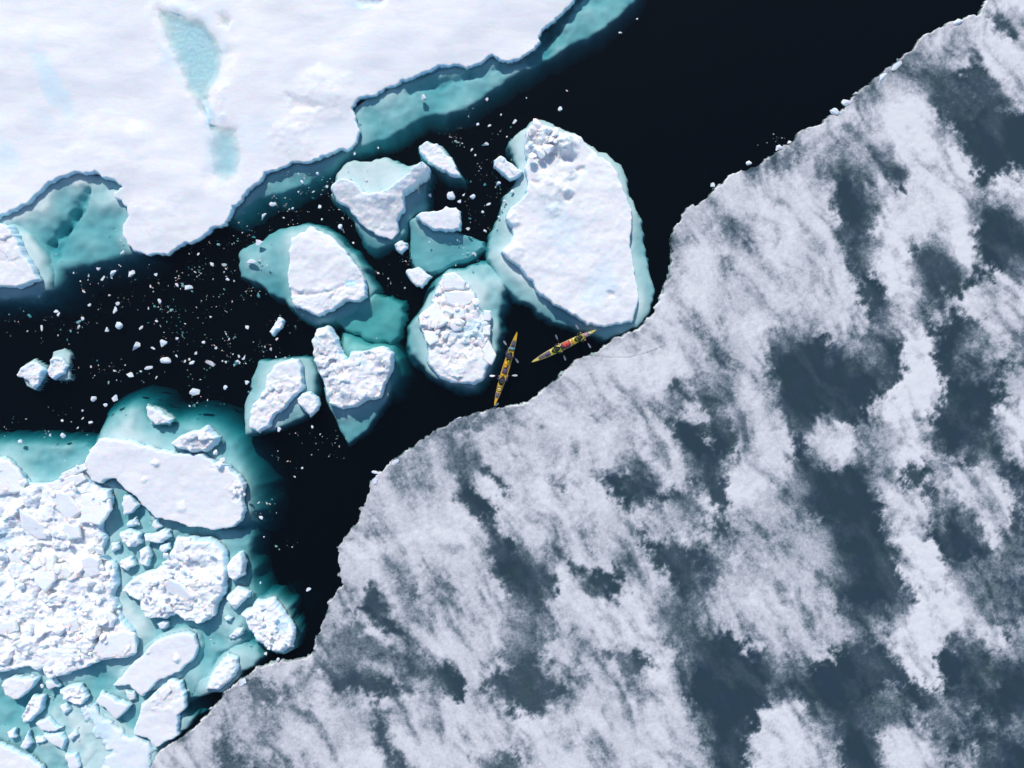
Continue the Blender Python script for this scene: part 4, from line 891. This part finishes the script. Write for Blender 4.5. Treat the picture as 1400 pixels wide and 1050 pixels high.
G_W = 'chunks adrift in the black water'
NAMED = [(155, 376, 10, 7, -30, 'largest smooth oval chunk adrift below the bay of the huge floe'), (180, 375, 5, 8, 15, 'upright chunk adrift beside the largest smooth oval one'), (186, 477, 9, 12, 5, 'grey white tooth shaped chunk in the middle of the drifting brash'), (223, 469, 9, 7, -40, 'angular white chunk beyond the tooth shaped one'),
         (227, 493, 9, 6, 0, 'bright lumpy chunk below the angular one in the brash'), (203, 503, 8, 4, -10, 'thin white chunk just under the tooth shaped one'), (178, 512, 7, 5, 20, 'bright small chunk at the lower fringe of the brash'), (266, 536, 9, 8, 0, 'round craggy chunk alone off the slanting floe'),
         (258, 394, 7, 6, 20, 'three cornered white chunk on the upper fringe of the brash'), (663, 199, 7, 6, 20, 'bright rounded chunk in black water above the bent chunk'), (617, 268, 7, 8, 0, 'round rough chunk, largest of the four above the boot shaped chunk'), (681, 253, 6, 6, 0, 'rough knob in the gap below the bent chunk'),
         (579, 133, 7, 6, -20, 'white chunk floating over the sunken ledge of the huge floe'), (361, 297, 9, 5, -40, 'slim pale chunk near the tip of the huge floe'), (373, 279, 6, 4, 10, 'bright small chunk beside the slim pale one near the floe tip'), (353, 332, 10, 6, 0, 'pale chunk floating over the shelf of the trapezoid floe'),
         (344, 358, 9, 4, 5, 'second pale chunk over the shelf of the trapezoid floe'), (422, 806, 5, 3, -20, 'lone small flake in the black inlet near the sheet'), (381, 587, 5, 5, 0, 'round knob at the lower rim of the slanting floe'), (337, 523, 6, 4, -10, 'small white chunk at the outer corner of the slanting floe'),
         (128, 545, 5, 5, 0, 'lone white knob in black water above the long slab'), (157, 544, 6, 7, 20, 'rough knob on the outer lip of the long slab shelf'), (288, 497, 12, 4, 25, 'grey half sunk sliver drifting left of the slanting floe'.replace('left of', 'outside')), (163, 445, 6, 7, -50, 'bent white chunk above the tooth shaped one'),
         (146, 451, 5, 5, 0, 'pointed white chunk beside the bent one in the brash'), (157, 424, 5, 7, 20, 'grey chunk pair member below the upright chunk'), (766, 149, 4, 4, 0, 'lone pale crumb in open black water above the oval floe'), (848, 45, 3, 2, 20, 'lone flake in open water off the huge floe shelf'), (86, 596, 5, 5, 0, 'rough pale knob floating over the edge of the green shallows'),
         (28, 604, 4, 4, 0, 'small white knob at the corner of the green shallows'), (57, 448, 2, 6, -10, 'tiny upright sliver alone in black water near the ragged floe'), (679, 553, 4, 2.5, -30, 'small white flake floating at the end of the upright kayak')]
for (u, v, a, b, ang, lab) in NAMED:
    chunk(u, v, a, b, ang, lab, G_W, z=-0.05 if 'sunk' in lab else None)
REG = [('small white chunk in the dense brash below the huge floe', [(242, 390, 4), (290, 361, 5), (311, 382, 4), (101, 373, 3), (161, 415, 4), (113, 436, 4), (77, 426, 3.5), (209, 476, 4), (242, 463, 3), (262, 496, 5), (253, 494, 3), (241, 487, 2.5), (288, 433, 2.5), (338, 447, 4), (333, 488, 6), (325, 494, 3), (295, 476, 3), (278, 468, 4), (268, 483, 4), (308, 530, 4), (214, 439, 3), (193, 448, 4), (122, 417, 3), (213, 375, 4), (218, 412, 4), (144, 554, 4), (113, 561, 3), (85, 575, 3), (69, 595, 3), (124, 578, 3.5), (113, 572, 2.5)]),
       ('small white chunk in the water strip between the huge floe and the shelved floes', [(434, 237, 4), (437, 283, 4), (465, 310, 5), (485, 210, 3), (517, 202, 2.5), (413, 249, 4), (428, 262, 3), (483, 332, 2.5), (400, 285, 3), (390, 270, 3), (408, 262, 3), (447, 255, 3), (440, 300, 2.5)]),
       ('small pale chunk in the gap between wedge floe and oval floe', [(653, 170, 3.5), (669, 172, 3.5), (685, 157, 2.5), (666, 136, 3.5), (628, 275, 4), (634, 265, 5), (646, 269, 5), (668, 279, 4), (663, 316, 4), (640, 313, 4), (588, 267, 5), (587, 331, 3), (703, 166, 4), (645, 205, 3), (650, 212, 3), (660, 290, 3), (685, 285, 4), (690, 275, 4), (700, 262, 4), (695, 290, 3), (682, 296, 3)]),
       ('tiny flake alone in open black water', [(775, 124, 2), (720, 134, 2), (871, 26, 2), (361, 734, 2), (357, 708, 3.5), (363, 893, 4), (380, 902, 3), (356, 797, 2), (427, 584, 3), (403, 652, 2), (413, 640, 2)])]
LAND = [(155, 376, 'the smooth oval chunk below the bay'), (186, 477, 'the tooth shaped grey chunk'), (223, 469, 'the angular chunk beyond the tooth shaped one'), (227, 493, 'the bright lumpy chunk in the brash'), (178, 512, 'the bright chunk at the brash fringe'),
        (266, 536, 'the round craggy chunk'), (258, 394, 'the three cornered chunk'), (45, 513, 'the ragged grey white floe'), (80, 500, 'the craggy lump on its sunken cake'), (361, 297, 'the slim pale chunk at the floe tip'), (128, 545, 'the lone white knob'), (157, 544, 'the rough knob on the slab shelf'),
        (86, 596, 'the pale knob over the green shallows'), (28, 604, 'the knob at the shallows corner'), (215, 568, 'the half sunk chunk off the long slab'), (380, 445, 'the long narrow chunk'), (163, 445, 'the bent chunk in the brash'), (180, 375, 'the upright chunk by the oval one'), (203, 503, 'the thin chunk in the brash'),
        (663, 199, 'the bright rounded chunk'), (617, 268, 'the largest chunk above the boot shaped one'), (681, 253, 'the rough knob under the bent chunk'), (695, 230, 'the bent white chunk'), (600, 220, 'the spindle shaped chunk'), (600, 300, 'the boot shaped chunk'), (517, 280, 'the wedge shaped floe'),
        (579, 133, 'the chunk over the sunken ledge'), (337, 523, 'the chunk at the corner of the slanting floe'), (766, 149, 'the lone crumb above the oval floe'), (848, 45, 'the lone flake off the huge floe'), (422, 806, 'the lone flake in the black inlet'), (373, 860, 'the round lumpy floe'),
        (334, 680, 'the end of the long smooth slab'), (440, 370, 'the rounded trapezoid floe'), (480, 500, 'the heart shaped floe'), (288, 497, 'the half sunk sliver'), (57, 448, 'the tiny upright sliver'), (376, 540, 'the slanting snow floe'), (353, 332, 'the pale chunk over the trapezoid shelf'), (780, 300, 'the large oval floe')]
taken = set()
for lab, spots in REG:
    for (u, v, r) in spots:
        best = None
        for (a, b, txt) in sorted(LAND, key=lambda q: (q[0] - u) ** 2 + (q[1] - v) ** 2):
            du, dv = u - a, v - b
            way = ('below' if dv > 0 else 'above') if abs(dv) > abs(du) else ('on the kayak side of' if (du > 0) == (a < 700) else 'on the side away from the kayaks of')
            near = 'close' if math.hypot(du, dv) < 45 else 'some way'
            l = 'small white chunk %s %s %s' % (near, way, txt)
            if l not in taken and len(l.split()) <= 16:
                best = l; break
        taken.add(best)
        chunk(u, v, r * rnd.uniform(0.75, 1.2), r * rnd.uniform(0.55, 0.95), rnd.uniform(0, 180), best, G_W)

# nobody could count the rest: crumbs of brash in one object
def brash():
    cl = [(230, 410, 95, 60, 700), (120, 450, 70, 70, 160), (310, 400, 50, 60, 220), (400, 265, 50, 30, 240), (440, 300, 25, 35, 120), (640, 190, 40, 50, 130), (650, 290, 35, 40, 160), (690, 270, 18, 25, 110), (380, 470, 50, 50, 130), (400, 600, 40, 25, 60),
          (280, 540, 60, 30, 90), (100, 570, 60, 30, 90), (330, 320, 30, 30, 80), (640, 350, 25, 12, 60), (380, 700, 25, 70, 70), (800, 300, 500, 300, 160), (190, 740, 25, 25, 160), (180, 960, 40, 30, 120), (60, 975, 60, 40, 220), (300, 900, 40, 40, 60), (550, 360, 20, 30, 40), (210, 712, 40, 10, 60)]
    rng = np.random.RandomState(12)
    U, V = [], []
    for (u, v, su, sv, n) in cl:
        n = int(n * 0.75); k = max(2, n // 9)
        cu = u + rng.randn(k) * su; cv = v + rng.randn(k) * sv; w = rng.randint(k, size=n)      # little rafts of crumbs
        U.append(cu[w] + rng.randn(n) * 9); V.append(cv[w] + rng.randn(n) * 6)
    U = np.concatenate(U); V = np.concatenate(V)
    x = (U - 700) * PX; y = (525 - V) * PX
    bad = sdf(SHEET, x, y) > -0.05
    for P in FLOES:
        bad |= sdf(P, x, y) > -0.02
    x, y = x[~bad], y[~bad]
    vs_, fs_ = [], []
    base = []
    for me in TINY:
        base.append((np.array([v.co for v in me.vertices]), [tuple(p.vertices) for p in me.polygons]))
    off = 0
    for i in range(len(x)):
        co, fa = base[rng.randint(len(base))]
        s = min(0.024 * math.exp(rng.randn() * 0.8), 0.17)
        a = rng.rand() * 6.28
        c, n = math.cos(a), math.sin(a)
        st = rng.uniform(1, 1.9)
        z = rng.choice([0.0, 0.0, 0.01, -0.15, -0.5, -0.9, -1.4]) - 0.3 * s
        X = (co[:, 0] * c * st - co[:, 1] * n) * s + x[i]; Y = (co[:, 0] * n * st + co[:, 1] * c) * s + y[i]; Z = co[:, 2] * s + z
        vs_.append(np.stack([X, Y, Z], 1)); fs_ += [tuple(k + off for k in f) for f in fa]
        off += len(co)
    me = bpy.data.meshes.new('brash_ice'); me.from_pydata(np.concatenate(vs_).tolist(), [], fs_); me.update()
    tag(link('brash_ice', me, M_CHUNK), kind='stuff')
brash()

# ------------------------------------------------------------------ kayaks, paddlers, paddles
M_YEL = plain('yellow_hull', (0.66, 0.36, 0.015), 0.3)
M_YEL2 = plain('pale_yellow_deck', (0.62, 0.49, 0.12), 0.35)
M_BLK = plain('black_neoprene', (0.012, 0.012, 0.014), 0.6)
M_LIME = plain('lime_vest', (0.52, 0.58, 0.03), 0.7)
M_NAVY = plain('navy_jacket', (0.03, 0.03, 0.08), 0.7)
M_PURP = plain('purple_bag', (0.10, 0.06, 0.16), 0.5)
M_RED = plain('red_bag', (0.62, 0.06, 0.05), 0.45)
M_PINK = plain('pink_bag', (0.55, 0.30, 0.42), 0.45)
M_TEAL = plain('teal_bag', (0.10, 0.40, 0.42), 0.45)
M_ORG = plain('orange_bag', (0.80, 0.36, 0.02), 0.45)
M_GREY = plain('grey_deck_panel', (0.10, 0.09, 0.10), 0.6)
M_WHT = plain('white_blade', (0.75, 0.76, 0.76), 0.4)
M_BLADE = plain('dark_blade', (0.16, 0.17, 0.22), 0.4)
M_SKIN = plain('skin', (0.50, 0.30, 0.21), 0.55, 0.08)
M_HAIR = plain('dark_hair', (0.03, 0.02, 0.015), 0.7)
M_ROPE = plain('deck_line', (0.45, 0.40, 0.10), 0.7)

def mesh_from(bm, name, smooth=True):
    for f in bm.faces: f.smooth = smooth
    bmesh.ops.recalc_face_normals(bm, faces=bm.faces)
    me = bpy.data.meshes.new(name); bm.to_mesh(me); bm.free()
    return me

def tube(path, r, sides=6, name='tube', radii=None):
    bm = bmesh.new(); rings = []
    pts = [Vector(p) for p in path]
    for i, p in enumerate(pts):
        t = (pts[min(i + 1, len(pts) - 1)] - pts[max(i - 1, 0)]).normalized()
        s = t.cross(Vector((0, 0, 1)))
        s = s.normalized() if s.length > 1e-3 else Vector((1, 0, 0))
        n = s.cross(t)
        q = radii[i] if radii else r
        rings.append([bm.verts.new(p + (s * math.cos(k * 6.2832 / sides) + n * math.sin(k * 6.2832 / sides)) * q) for k in range(sides)])
    for a, b in zip(rings[:-1], rings[1:]):
        for k in range(sides):
            bm.faces.new((a[k], a[(k + 1) % sides], b[(k + 1) % sides], b[k]))
    bm.faces.new(rings[0][::-1]); bm.faces.new(rings[-1])
    return mesh_from(bm, name)

KL = 6.0
def half_w(t):           # beam of the hull at t = -1..1 along it
    return 0.25 * max(0.0, 1 - abs(t) ** 2.1) ** 0.8 + 0.012
def sheer(t):
    return 0.20 + 0.17 * abs(t) ** 3
def deck_z(t):
    return sheer(t) + 0.09 * max(0, 1 - abs(t) ** 1.6)

def hull_mesh():
    bm = bmesh.new(); rings = []
    N = 40
    for i in range(N + 1):
        t = -1 + 2 * i / N
        w, s = half_w(t), sheer(t); x = t * KL / 2
        k = -0.13 + 0.20 * abs(t) ** 4
        prof = [(-w, s), (-w * 0.97, s * 0.5), (-w * 0.72, k + 0.05), (0, k), (w * 0.72, k + 0.05), (w * 0.97, s * 0.5), (w, s)]
        rings.append([bm.verts.new((x, y, z)) for y, z in prof])
    for a, b in zip(rings[:-1], rings[1:]):
        for k in range(6): bm.faces.new((a[k], a[k + 1], b[k + 1], b[k]))
    return mesh_from(bm, 'hull')

def deck_mesh(t0, t1, name, w_in=1.0, lift=0.0):
    bm = bmesh.new(); rings = []
    N = max(4, int(40 * (t1 - t0) / 2))
    for i in range(N + 1):
        t = t0 + (t1 - t0) * i / N
        w, s, dz = half_w(t) * w_in, sheer(t), deck_z(t); x = t * KL / 2
        ring = []
        for k in range(9):
            q = -1 + k / 4
            ring.append(bm.verts.new((x, q * w, s + (dz - s) * (1 - (q * w_in) ** 2) + lift)))
        rings.append(ring)
    for a, b in zip(rings[:-1], rings[1:]):
        for k in range(8): bm.faces.new((a[k], a[k + 1], b[k + 1], b[k]))
    if lift > 0:
        r = bmesh.ops.extrude_face_region(bm, geom=list(bm.faces))
        for v in [g for g in r['geom'] if isinstance(g, bmesh.types.BMVert)]: v.co.z -= lift + 0.004
    return mesh_from(bm, name)

def ring_mesh(rx, ry, r, name, z=0, n=24):
    path = [(math.cos(a) * rx, math.sin(a) * ry, z) for a in [i * 6.2832 / n for i in range(n + 1)]]
    return tube(path, r, 6, name)

def disc_mesh(rx, ry, name, dome=0.03, n=24):
    bm = bmesh.new()
    c = bm.verts.new((0, 0, dome)); lo = []
    for (k, z) in ((0.6, dome * 0.7), (1.0, 0.0), (1.0, -0.03)):
        lo.append([bm.verts.new((math.cos(i * 6.2832 / n) * rx * k, math.sin(i * 6.2832 / n) * ry * k, z)) for i in range(n)])
    for i in range(n): bm.faces.new((c, lo[0][i], lo[0][(i + 1) % n]))
    for a, b in zip(lo[:-1], lo[1:]):
        for i in range(n): bm.faces.new((a[i], b[i], b[(i + 1) % n], a[(i + 1) % n]))
    bm.faces.new(lo[-1])
    return mesh_from(bm, name)

def skin_mesh(name, joints, bones, radii, root, sub=1):
    """one continuous tapered surface grown over a skeleton"""
    me = bpy.data.meshes.new(name + '_skeleton')
    keys = list(joints)
    me.from_pydata([joints[k] for k in keys], [(keys.index(a), keys.index(b)) for a, b in bones], [])
    o = bpy.data.objects.new(name + '_skeleton', me); COL.objects.link(o)
    o.modifiers.new('s', 'SKIN')
    lay = me.skin_vertices[0] if me.skin_vertices else None
    for i, k in enumerate(keys):
        r = radii[k]
        lay.data[i].radius = r if isinstance(r, tuple) else (r, r)
        lay.data[i].use_root = (k == root)
    md = o.modifiers.new('d', 'SUBSURF'); md.levels = sub; md.render_levels = sub
    dg = bpy.context.evaluated_depsgraph_get()
    out = bpy.data.meshes.new_from_object(o.evaluated_get(dg))
    bpy.data.objects.remove(o); bpy.data.meshes.remove(me)
    out.name = name
    for p in out.polygons: p.use_smooth = True
    return out

def person(root, x, z, paddle_a, label, jacket, vest, cap):
    """seated paddler facing +x, hands closed on the paddle shaft; paddle_a = shaft ends (local)"""
    hub = bpy.data.objects.new('person', None); COL.objects.link(hub)
    hub.matrix_world = root.matrix_world @ Matrix.Translation((x, 0, z))
    tag(hub, label, 'person', 'paddlers seated in the two kayaks')
    A, B = Vector(paddle_a[0]) - Vector((x, 0, z)), Vector(paddle_a[1]) - Vector((x, 0, z))
    mid = (A + B) / 2; ax = (B - A).normalized()
    J, E, R = {}, [], {}
    def j(k, p, r, frm=None):
        J[k] = tuple(p); R[k] = r
        if frm: E.append((frm, k))
    j('pelvis', (0, 0, 0.02), 0.15)
    j('waist', (0.02, 0, 0.20), 0.125, 'pelvis'); j('chest', (0.05, 0, 0.40), (0.16, 0.12), 'waist'); j('neckb', (0.06, 0, 0.53), 0.075, 'chest')
    j('neck', (0.075, 0, 0.60), 0.055, 'neckb'); j('head', (0.09, 0, 0.70), (0.085, 0.095), 'neck'); j('crown', (0.085, 0, 0.80), (0.07, 0.08), 'head')
    for s, nm in ((-1, 'r'), (1, 'l')):
        j('hip' + nm, (0.10, 0.10 * s, 0.0), 0.09, 'pelvis'); j('knee' + nm, (0.52, 0.15 * s, 0.02), 0.06, 'hip' + nm); j('ankle' + nm, (0.95, 0.10 * s, -0.08), 0.04, 'knee' + nm); j('toe' + nm, (1.02, 0.10 * s, 0.04), 0.03, 'ankle' + nm)
        hand = mid + ax * (0.30 * (1 if (ax.y * s > 0) else -1))
        sh = Vector((0.06, 0.19 * s, 0.47)); el = (sh + hand) / 2 + Vector((-0.05, 0.10 * s, -0.08))
        wr = hand + (el - hand).normalized() * 0.085
        j('sh' + nm, sh, 0.065, 'neckb'); j('el' + nm, el, 0.045, 'sh' + nm); j('wr' + nm, wr, 0.028, 'el' + nm)
        palm = hand + Vector((0, 0, 0.028)) + (el - hand).normalized() * 0.03
        j('palm' + nm, palm, (0.036, 0.02), 'wr' + nm)
        fwd = (hand - el); fwd -= ax * fwd.dot(ax); fwd.normalize()
        for f in range(4):
            o = ax * ((f - 1.5) * 0.021); ln = (0.9, 1.0, 0.95, 0.75)[f]
            a = palm + o + fwd * 0.04; b = a + fwd * 0.025 * ln + Vector((0, 0, -0.03)); c = b - fwd * 0.03 * ln + Vector((0, 0, -0.015))
            j('f%d%s' % (f, nm) + 'a', a, 0.0095, 'palm' + nm); j('f%d%s' % (f, nm) + 'b', b, 0.009, 'f%d%s' % (f, nm) + 'a'); j('f%d%s' % (f, nm) + 'c', c, 0.008, 'f%d%s' % (f, nm) + 'b')
        tb = palm - ax * 0.036 * (1 if ax.y * s > 0 else -1)
        j('t1' + nm, tb, 0.011, 'palm' + nm); j('t2' + nm, tb + fwd * 0.03 + Vector((0, 0, -0.03)), 0.009, 't1' + nm)
    def part(name, me, mat, par=hub, loc=(0, 0, 0)):
        o = link(name, me, mat, par, loc); return o
    part('body', skin_mesh('body', J, E, R, 'pelvis'), M_SKIN)
    keep = ['pelvis', 'waist', 'chest', 'neckb', 'shr', 'elr', 'wrr', 'shl', 'ell', 'wrl', 'hipr', 'kneer', 'hipl', 'kneel']
    kk = set(keep)
    R2 = {k: (tuple(q + 0.016 for q in R[k]) if isinstance(R[k], tuple) else R[k] + 0.016) for k in keep}
    part('jacket', skin_mesh('jacket', {k: J[k] for k in keep}, [e for e in E if e[0] in kk and e[1] in kk], R2, 'pelvis'), jacket)
    kv = ['waist', 'chest', 'neckb']
    Jv = {'waist': (0.02, 0, 0.14), 'chest': (0.05, 0, 0.38), 'neckb': (0.06, 0, 0.50)}
    part('life_vest', skin_mesh('life_vest', Jv, [('waist', 'chest'), ('chest', 'neckb')], {'waist': (0.165, 0.165), 'chest': (0.20, 0.165), 'neckb': (0.145, 0.12)}, 'waist'), vest)
    # face, ears, hair, cap
    bm = bmesh.new()
    for (p, r) in (((0.185, 0, 0.70), 0.017), ((0.19, 0, 0.69), 0.014), ((0.09, 0.088, 0.70), 0.022), ((0.09, -0.088, 0.70), 0.022)):
        bmesh.ops.create_icosphere(bm, subdivisions=1, radius=r, matrix=Matrix.Translation(p))
    part('face', mesh_from(bm, 'face'), M_SKIN)
    bm = bmesh.new()
    for s in (-1, 1): bmesh.ops.create_icosphere(bm, subdivisions=1, radius=0.012, matrix=Matrix.Translation((0.168, 0.035 * s, 0.725)))
    part('eyes', mesh_from(bm, 'eyes'), M_BLK)
    bm = bmesh.new(); bmesh.ops.create_uvsphere(bm, u_segments=14, v_segments=8, radius=0.112, matrix=Matrix.Translation((0.07, 0, 0.745)))
    bmesh.ops.delete(bm, geom=[v for v in bm.verts if v.co.z < 0.70], context='VERTS')
    part('hair', mesh_from(bm, 'hair'), M_HAIR)
    bm = bmesh.new(); bmesh.ops.create_uvsphere(bm, u_segments=14, v_segments=8, radius=0.122, matrix=Matrix.Translation((0.075, 0, 0.755)))
    bmesh.ops.delete(bm, geom=[v for v in bm.verts if v.co.z < 0.765], context='VERTS')
    cp = part('cap', mesh_from(bm, 'cap'), cap)
    return hub

def paddle(root, a, b, label, mb):
    A, B = Vector(a), Vector(b)
    hub = bpy.data.objects.new('paddle', None); COL.objects.link(hub)
    hub.matrix_world = root.matrix_world.copy()
    tag(hub, label, 'paddle', 'kayak paddles')
    link('shaft', tube([A, (A + B) / 2, B], 0.016, 8, 'shaft'), M_BLK, hub)
    for P, D in ((A, (A - B).normalized()), (B, (B - A).normalized())):
        bm = bmesh.new(); rings = []
        side = D.cross(Vector((0, 0, 1))).normalized()
        nrm = (Vector((0, 0, 1)) * 0.85 + side * 0.3).normalized(); sd = D.cross(nrm).normalized()
        for q, w in ((-0.02, 0.018), (0.06, 0.05), (0.16, 0.075), (0.27, 0.08), (0.35, 0.065), (0.39, 0.03)):
            c = P + D * q + nrm * (-0.02 * (w / 0.09))
            rings.append([bm.verts.new(c - sd * w), bm.verts.new(c + nrm * 0.012), bm.verts.new(c + sd * w), bm.verts.new(c - nrm * 0.012)])
        for r0, r1 in zip(rings[:-1], rings[1:]):
            for k in range(4): bm.faces.new((r0[k], r0[(k + 1) % 4], r1[(k + 1) % 4], r1[k]))
        bm.faces.new(rings[0]); bm.faces.new(rings[-1][::-1])
        link('blade', mesh_from(bm, 'blade', False), mb, hub)
    return hub

def bag(root, x, y, z, lx, ly, lz, rot, mat, label):
    bm = bmesh.new(); rings = []
    N = 9
    for i in range(N):
        t = -1 + 2 * i / (N - 1)
        k = (1 - abs(t) ** 4) ** 0.5 * 0.85 + 0.15
        rings.append([bm.verts.new((t * lx, math.cos(a) * ly * k * (1 + 0.06 * math.sin(3 * a + i)), math.sin(a) * lz * k * (1 + 0.05 * math.cos(5 * a + 2 * i)))) for a in [q * 6.2832 / 12 for q in range(12)]])
    for a, b in zip(rings[:-1], rings[1:]):
        for k in range(12): bm.faces.new((a[k], a[(k + 1) % 12], b[(k + 1) % 12], b[k]))
    bm.faces.new(rings[0][::-1]); bm.faces.new(rings[-1])
    o = link('dry_bag', mesh_from(bm, 'dry_bag'), mat)
    o.matrix_world = root.matrix_world @ Matrix.Translation((x, y, z)) @ Matrix.Rotation(rot, 4, 'Z')
    tag(o, label, 'bag', 'bags strapped on the kayak decks')
    # strap round the bag
    st = link('strap', ring_mesh(ly * 1.04, lz * 1.04, 0.012, 'strap', 0, 16), M_BLK, o)
    st.rotation_euler = (0, math.pi / 2, 0); st.rotation_euler = (math.pi / 2, 0, math.pi / 2)
    return o

HULL = hull_mesh()
def kayak(stern, bow, label, cockpits, panels, deck_mat):
    a = Vector(W(*stern, 0.2)); b = Vector(W(*bow, 0.2))
    c = (a + b) / 2; dv = b - a
    hub = bpy.data.objects.new('kayak', None); COL.objects.link(hub)
    s = dv.length / KL
    hub.matrix_world = Matrix.Translation((c.x, c.y, 0)) @ Matrix.Rotation(math.atan2(dv.y, dv.x), 4, 'Z') @ Matrix.Diagonal((s, 1.08, 1, 1))
    tag(hub, label, 'kayak', 'two yellow double kayaks')
    link('hull', HULL, M_YEL, hub)
    link('deck', deck_mesh(-1, 1, 'deck'), deck_mat, hub)
    for (t0, t1, w, m) in panels:
        link('deck_panel', deck_mesh(t0, t1, 'deck_panel', w, 0.012), m, hub)
    for x in cockpits:
        z = deck_z(x / 3)
        link('spray_skirt', disc_mesh(0.40, 0.205, 'spray_skirt', 0.06), M_BLK, hub, (x, 0, z + 0.02))
        link('cockpit_coaming', ring_mesh(0.41, 0.21, 0.022, 'cockpit_coaming'), M_LIME if deck_mat is M_YEL2 else M_YEL2, hub, (x, 0, z + 0.02))
    for t in (-0.74, 0.72):
        h = link('hatch', disc_mesh(0.17, 0.12, 'hatch', 0.02), M_GREY, hub, (t * 3, 0, deck_z(t) + 0.01))
    for s_ in (-1, 1):
        path = [(t * 3, s_ * half_w(t) * 0.88, sheer(t) + (deck_z(t) - sheer(t)) * 0.25 + 0.015) for t in [-0.88 + 0.11 * i for i in range(17)]]
        link('deck_line', tube(path, 0.011, 5, 'deck_line'), M_ROPE, hub)
    link('rudder', tube([(-3.0, 0, 0.30), (-3.12, 0, 0.22), (-3.2, 0, 0.0)], 0.02, 6, 'rudder', [0.012, 0.03, 0.02]), M_BLK, hub)
    return hub
bpy.context.view_layer.update()

k1 = kayak((676, 554), (707, 454), 'orange yellow double kayak lying upright in the picture, beside the heaped floe', (-1.0, 0.95), [(-0.62, -0.50, 0.8, M_GREY), (-0.80, -0.66, 0.8, M_PURP), (0.52, 0.76, 0.85, M_PURP), (-0.14, 0.12, 0.7, M_GREY)], M_YEL)
k2 = kayak((727, 495), (815, 451), 'pale yellow double kayak lying slantwise, pointing at the large oval floe', (-0.75, 1.35), [(-0.72, -0.42, 0.75, M_GREY), (-0.06, 0.20, 0.8, M_PURP), (0.62, 0.76, 0.75, M_PINK)], M_YEL2)
bpy.context.view_layer.update()
def paddlers(k, specs):
    for (x, sh, tilt, lab_p, lab_q, jk, vs_, cp) in specs:
        z = deck_z(x / 3) - 0.16
        c = Vector((x + 0.42, 0, z + 0.42)); d = Vector((sh, 1, tilt)).normalized()
        a, b = c - d * 0.62, c + d * 0.62
        paddle(k, a, b, lab_q, M_WHT if 'white' in lab_q else M_BLADE)
        person(k, x - 0.08, z, (a, b), lab_p, jk, vs_, cp)
paddlers(k1, [(-1.0, -0.35, 0.10, 'paddler in lime vest in the rear seat of the orange yellow kayak', 'white bladed paddle held across the rear of the orange yellow kayak', M_NAVY, M_LIME, M_NAVY),
              (0.95, 0.9, -0.25, 'paddler in dark jacket and orange vest in the front seat of the orange yellow kayak', 'paddle slanting over the front seat of the orange yellow kayak', M_NAVY, M_ORG, M_NAVY)])
paddlers(k2, [(-0.75, 0.1, 0.2, 'paddler in lime vest in the rear seat of the pale yellow kayak', 'paddle held across the rear of the pale yellow kayak', M_BLK, M_LIME, M_BLK),
              (1.35, -0.1, -0.2, 'paddler in lime vest in the front seat of the pale yellow kayak', 'paddle held across the front of the pale yellow kayak', M_BLK, M_LIME, M_BLK)])
bag(k1, 1.62, 0.02, 0.36, 0.10, 0.24, 0.09, 0.2, M_TEAL, 'teal bag strapped across the front deck of the orange yellow kayak')
bag(k1, 0.28, 0.08, 0.36, 0.26, 0.12, 0.10, 0.1, M_ORG, 'yellow orange bag on the middle deck of the orange yellow kayak')
bag(k1, -0.22, 0.02, 0.36, 0.18, 0.16, 0.09, 0.4, M_PURP, 'purple bag on the middle deck of the orange yellow kayak')
bag(k1, -1.72, 0.0, 0.34, 0.14, 0.14, 0.07, 0.0, M_YEL2, 'pale yellow bag on the rear deck of the orange yellow kayak')
bag(k2, 0.22, 0.04, 0.37, 0.34, 0.18, 0.11, 0.05, M_RED, 'red bag on the middle deck of the pale yellow kayak')
bag(k2, 0.80, 0.0, 0.38, 0.10, 0.22, 0.09, 0.0, M_ORG, 'orange bag behind the front seat of the pale yellow kayak')
bag(k2, 2.05, 0.0, 0.36, 0.16, 0.12, 0.07, 0.0, M_PINK, 'pink bag on the front deck of the pale yellow kayak')

bag(k1, 0.60, -0.06, 0.36, 0.10, 0.09, 0.08, 0.6, M_LIME, 'small lime bag behind the front seat of the orange yellow kayak')
bag(k1, 1.95, 0.0, 0.34, 0.12, 0.10, 0.06, 0.9, M_GREY, 'grey bag on the front deck of the orange yellow kayak')
bag(k2, -0.22, -0.02, 0.36, 0.10, 0.16, 0.08, 0.2, M_NAVY, 'dark bag before the rear seat of the pale yellow kayak')
bag(k2, 2.38, 0.0, 0.35, 0.10, 0.07, 0.05, 0.3, M_WHT, 'little white bag near the bow of the pale yellow kayak')
bag(k2, -1.55, 0.0, 0.34, 0.16, 0.10, 0.06, 0.0, M_PURP, 'purple grey bag on the rear deck of the pale yellow kayak')
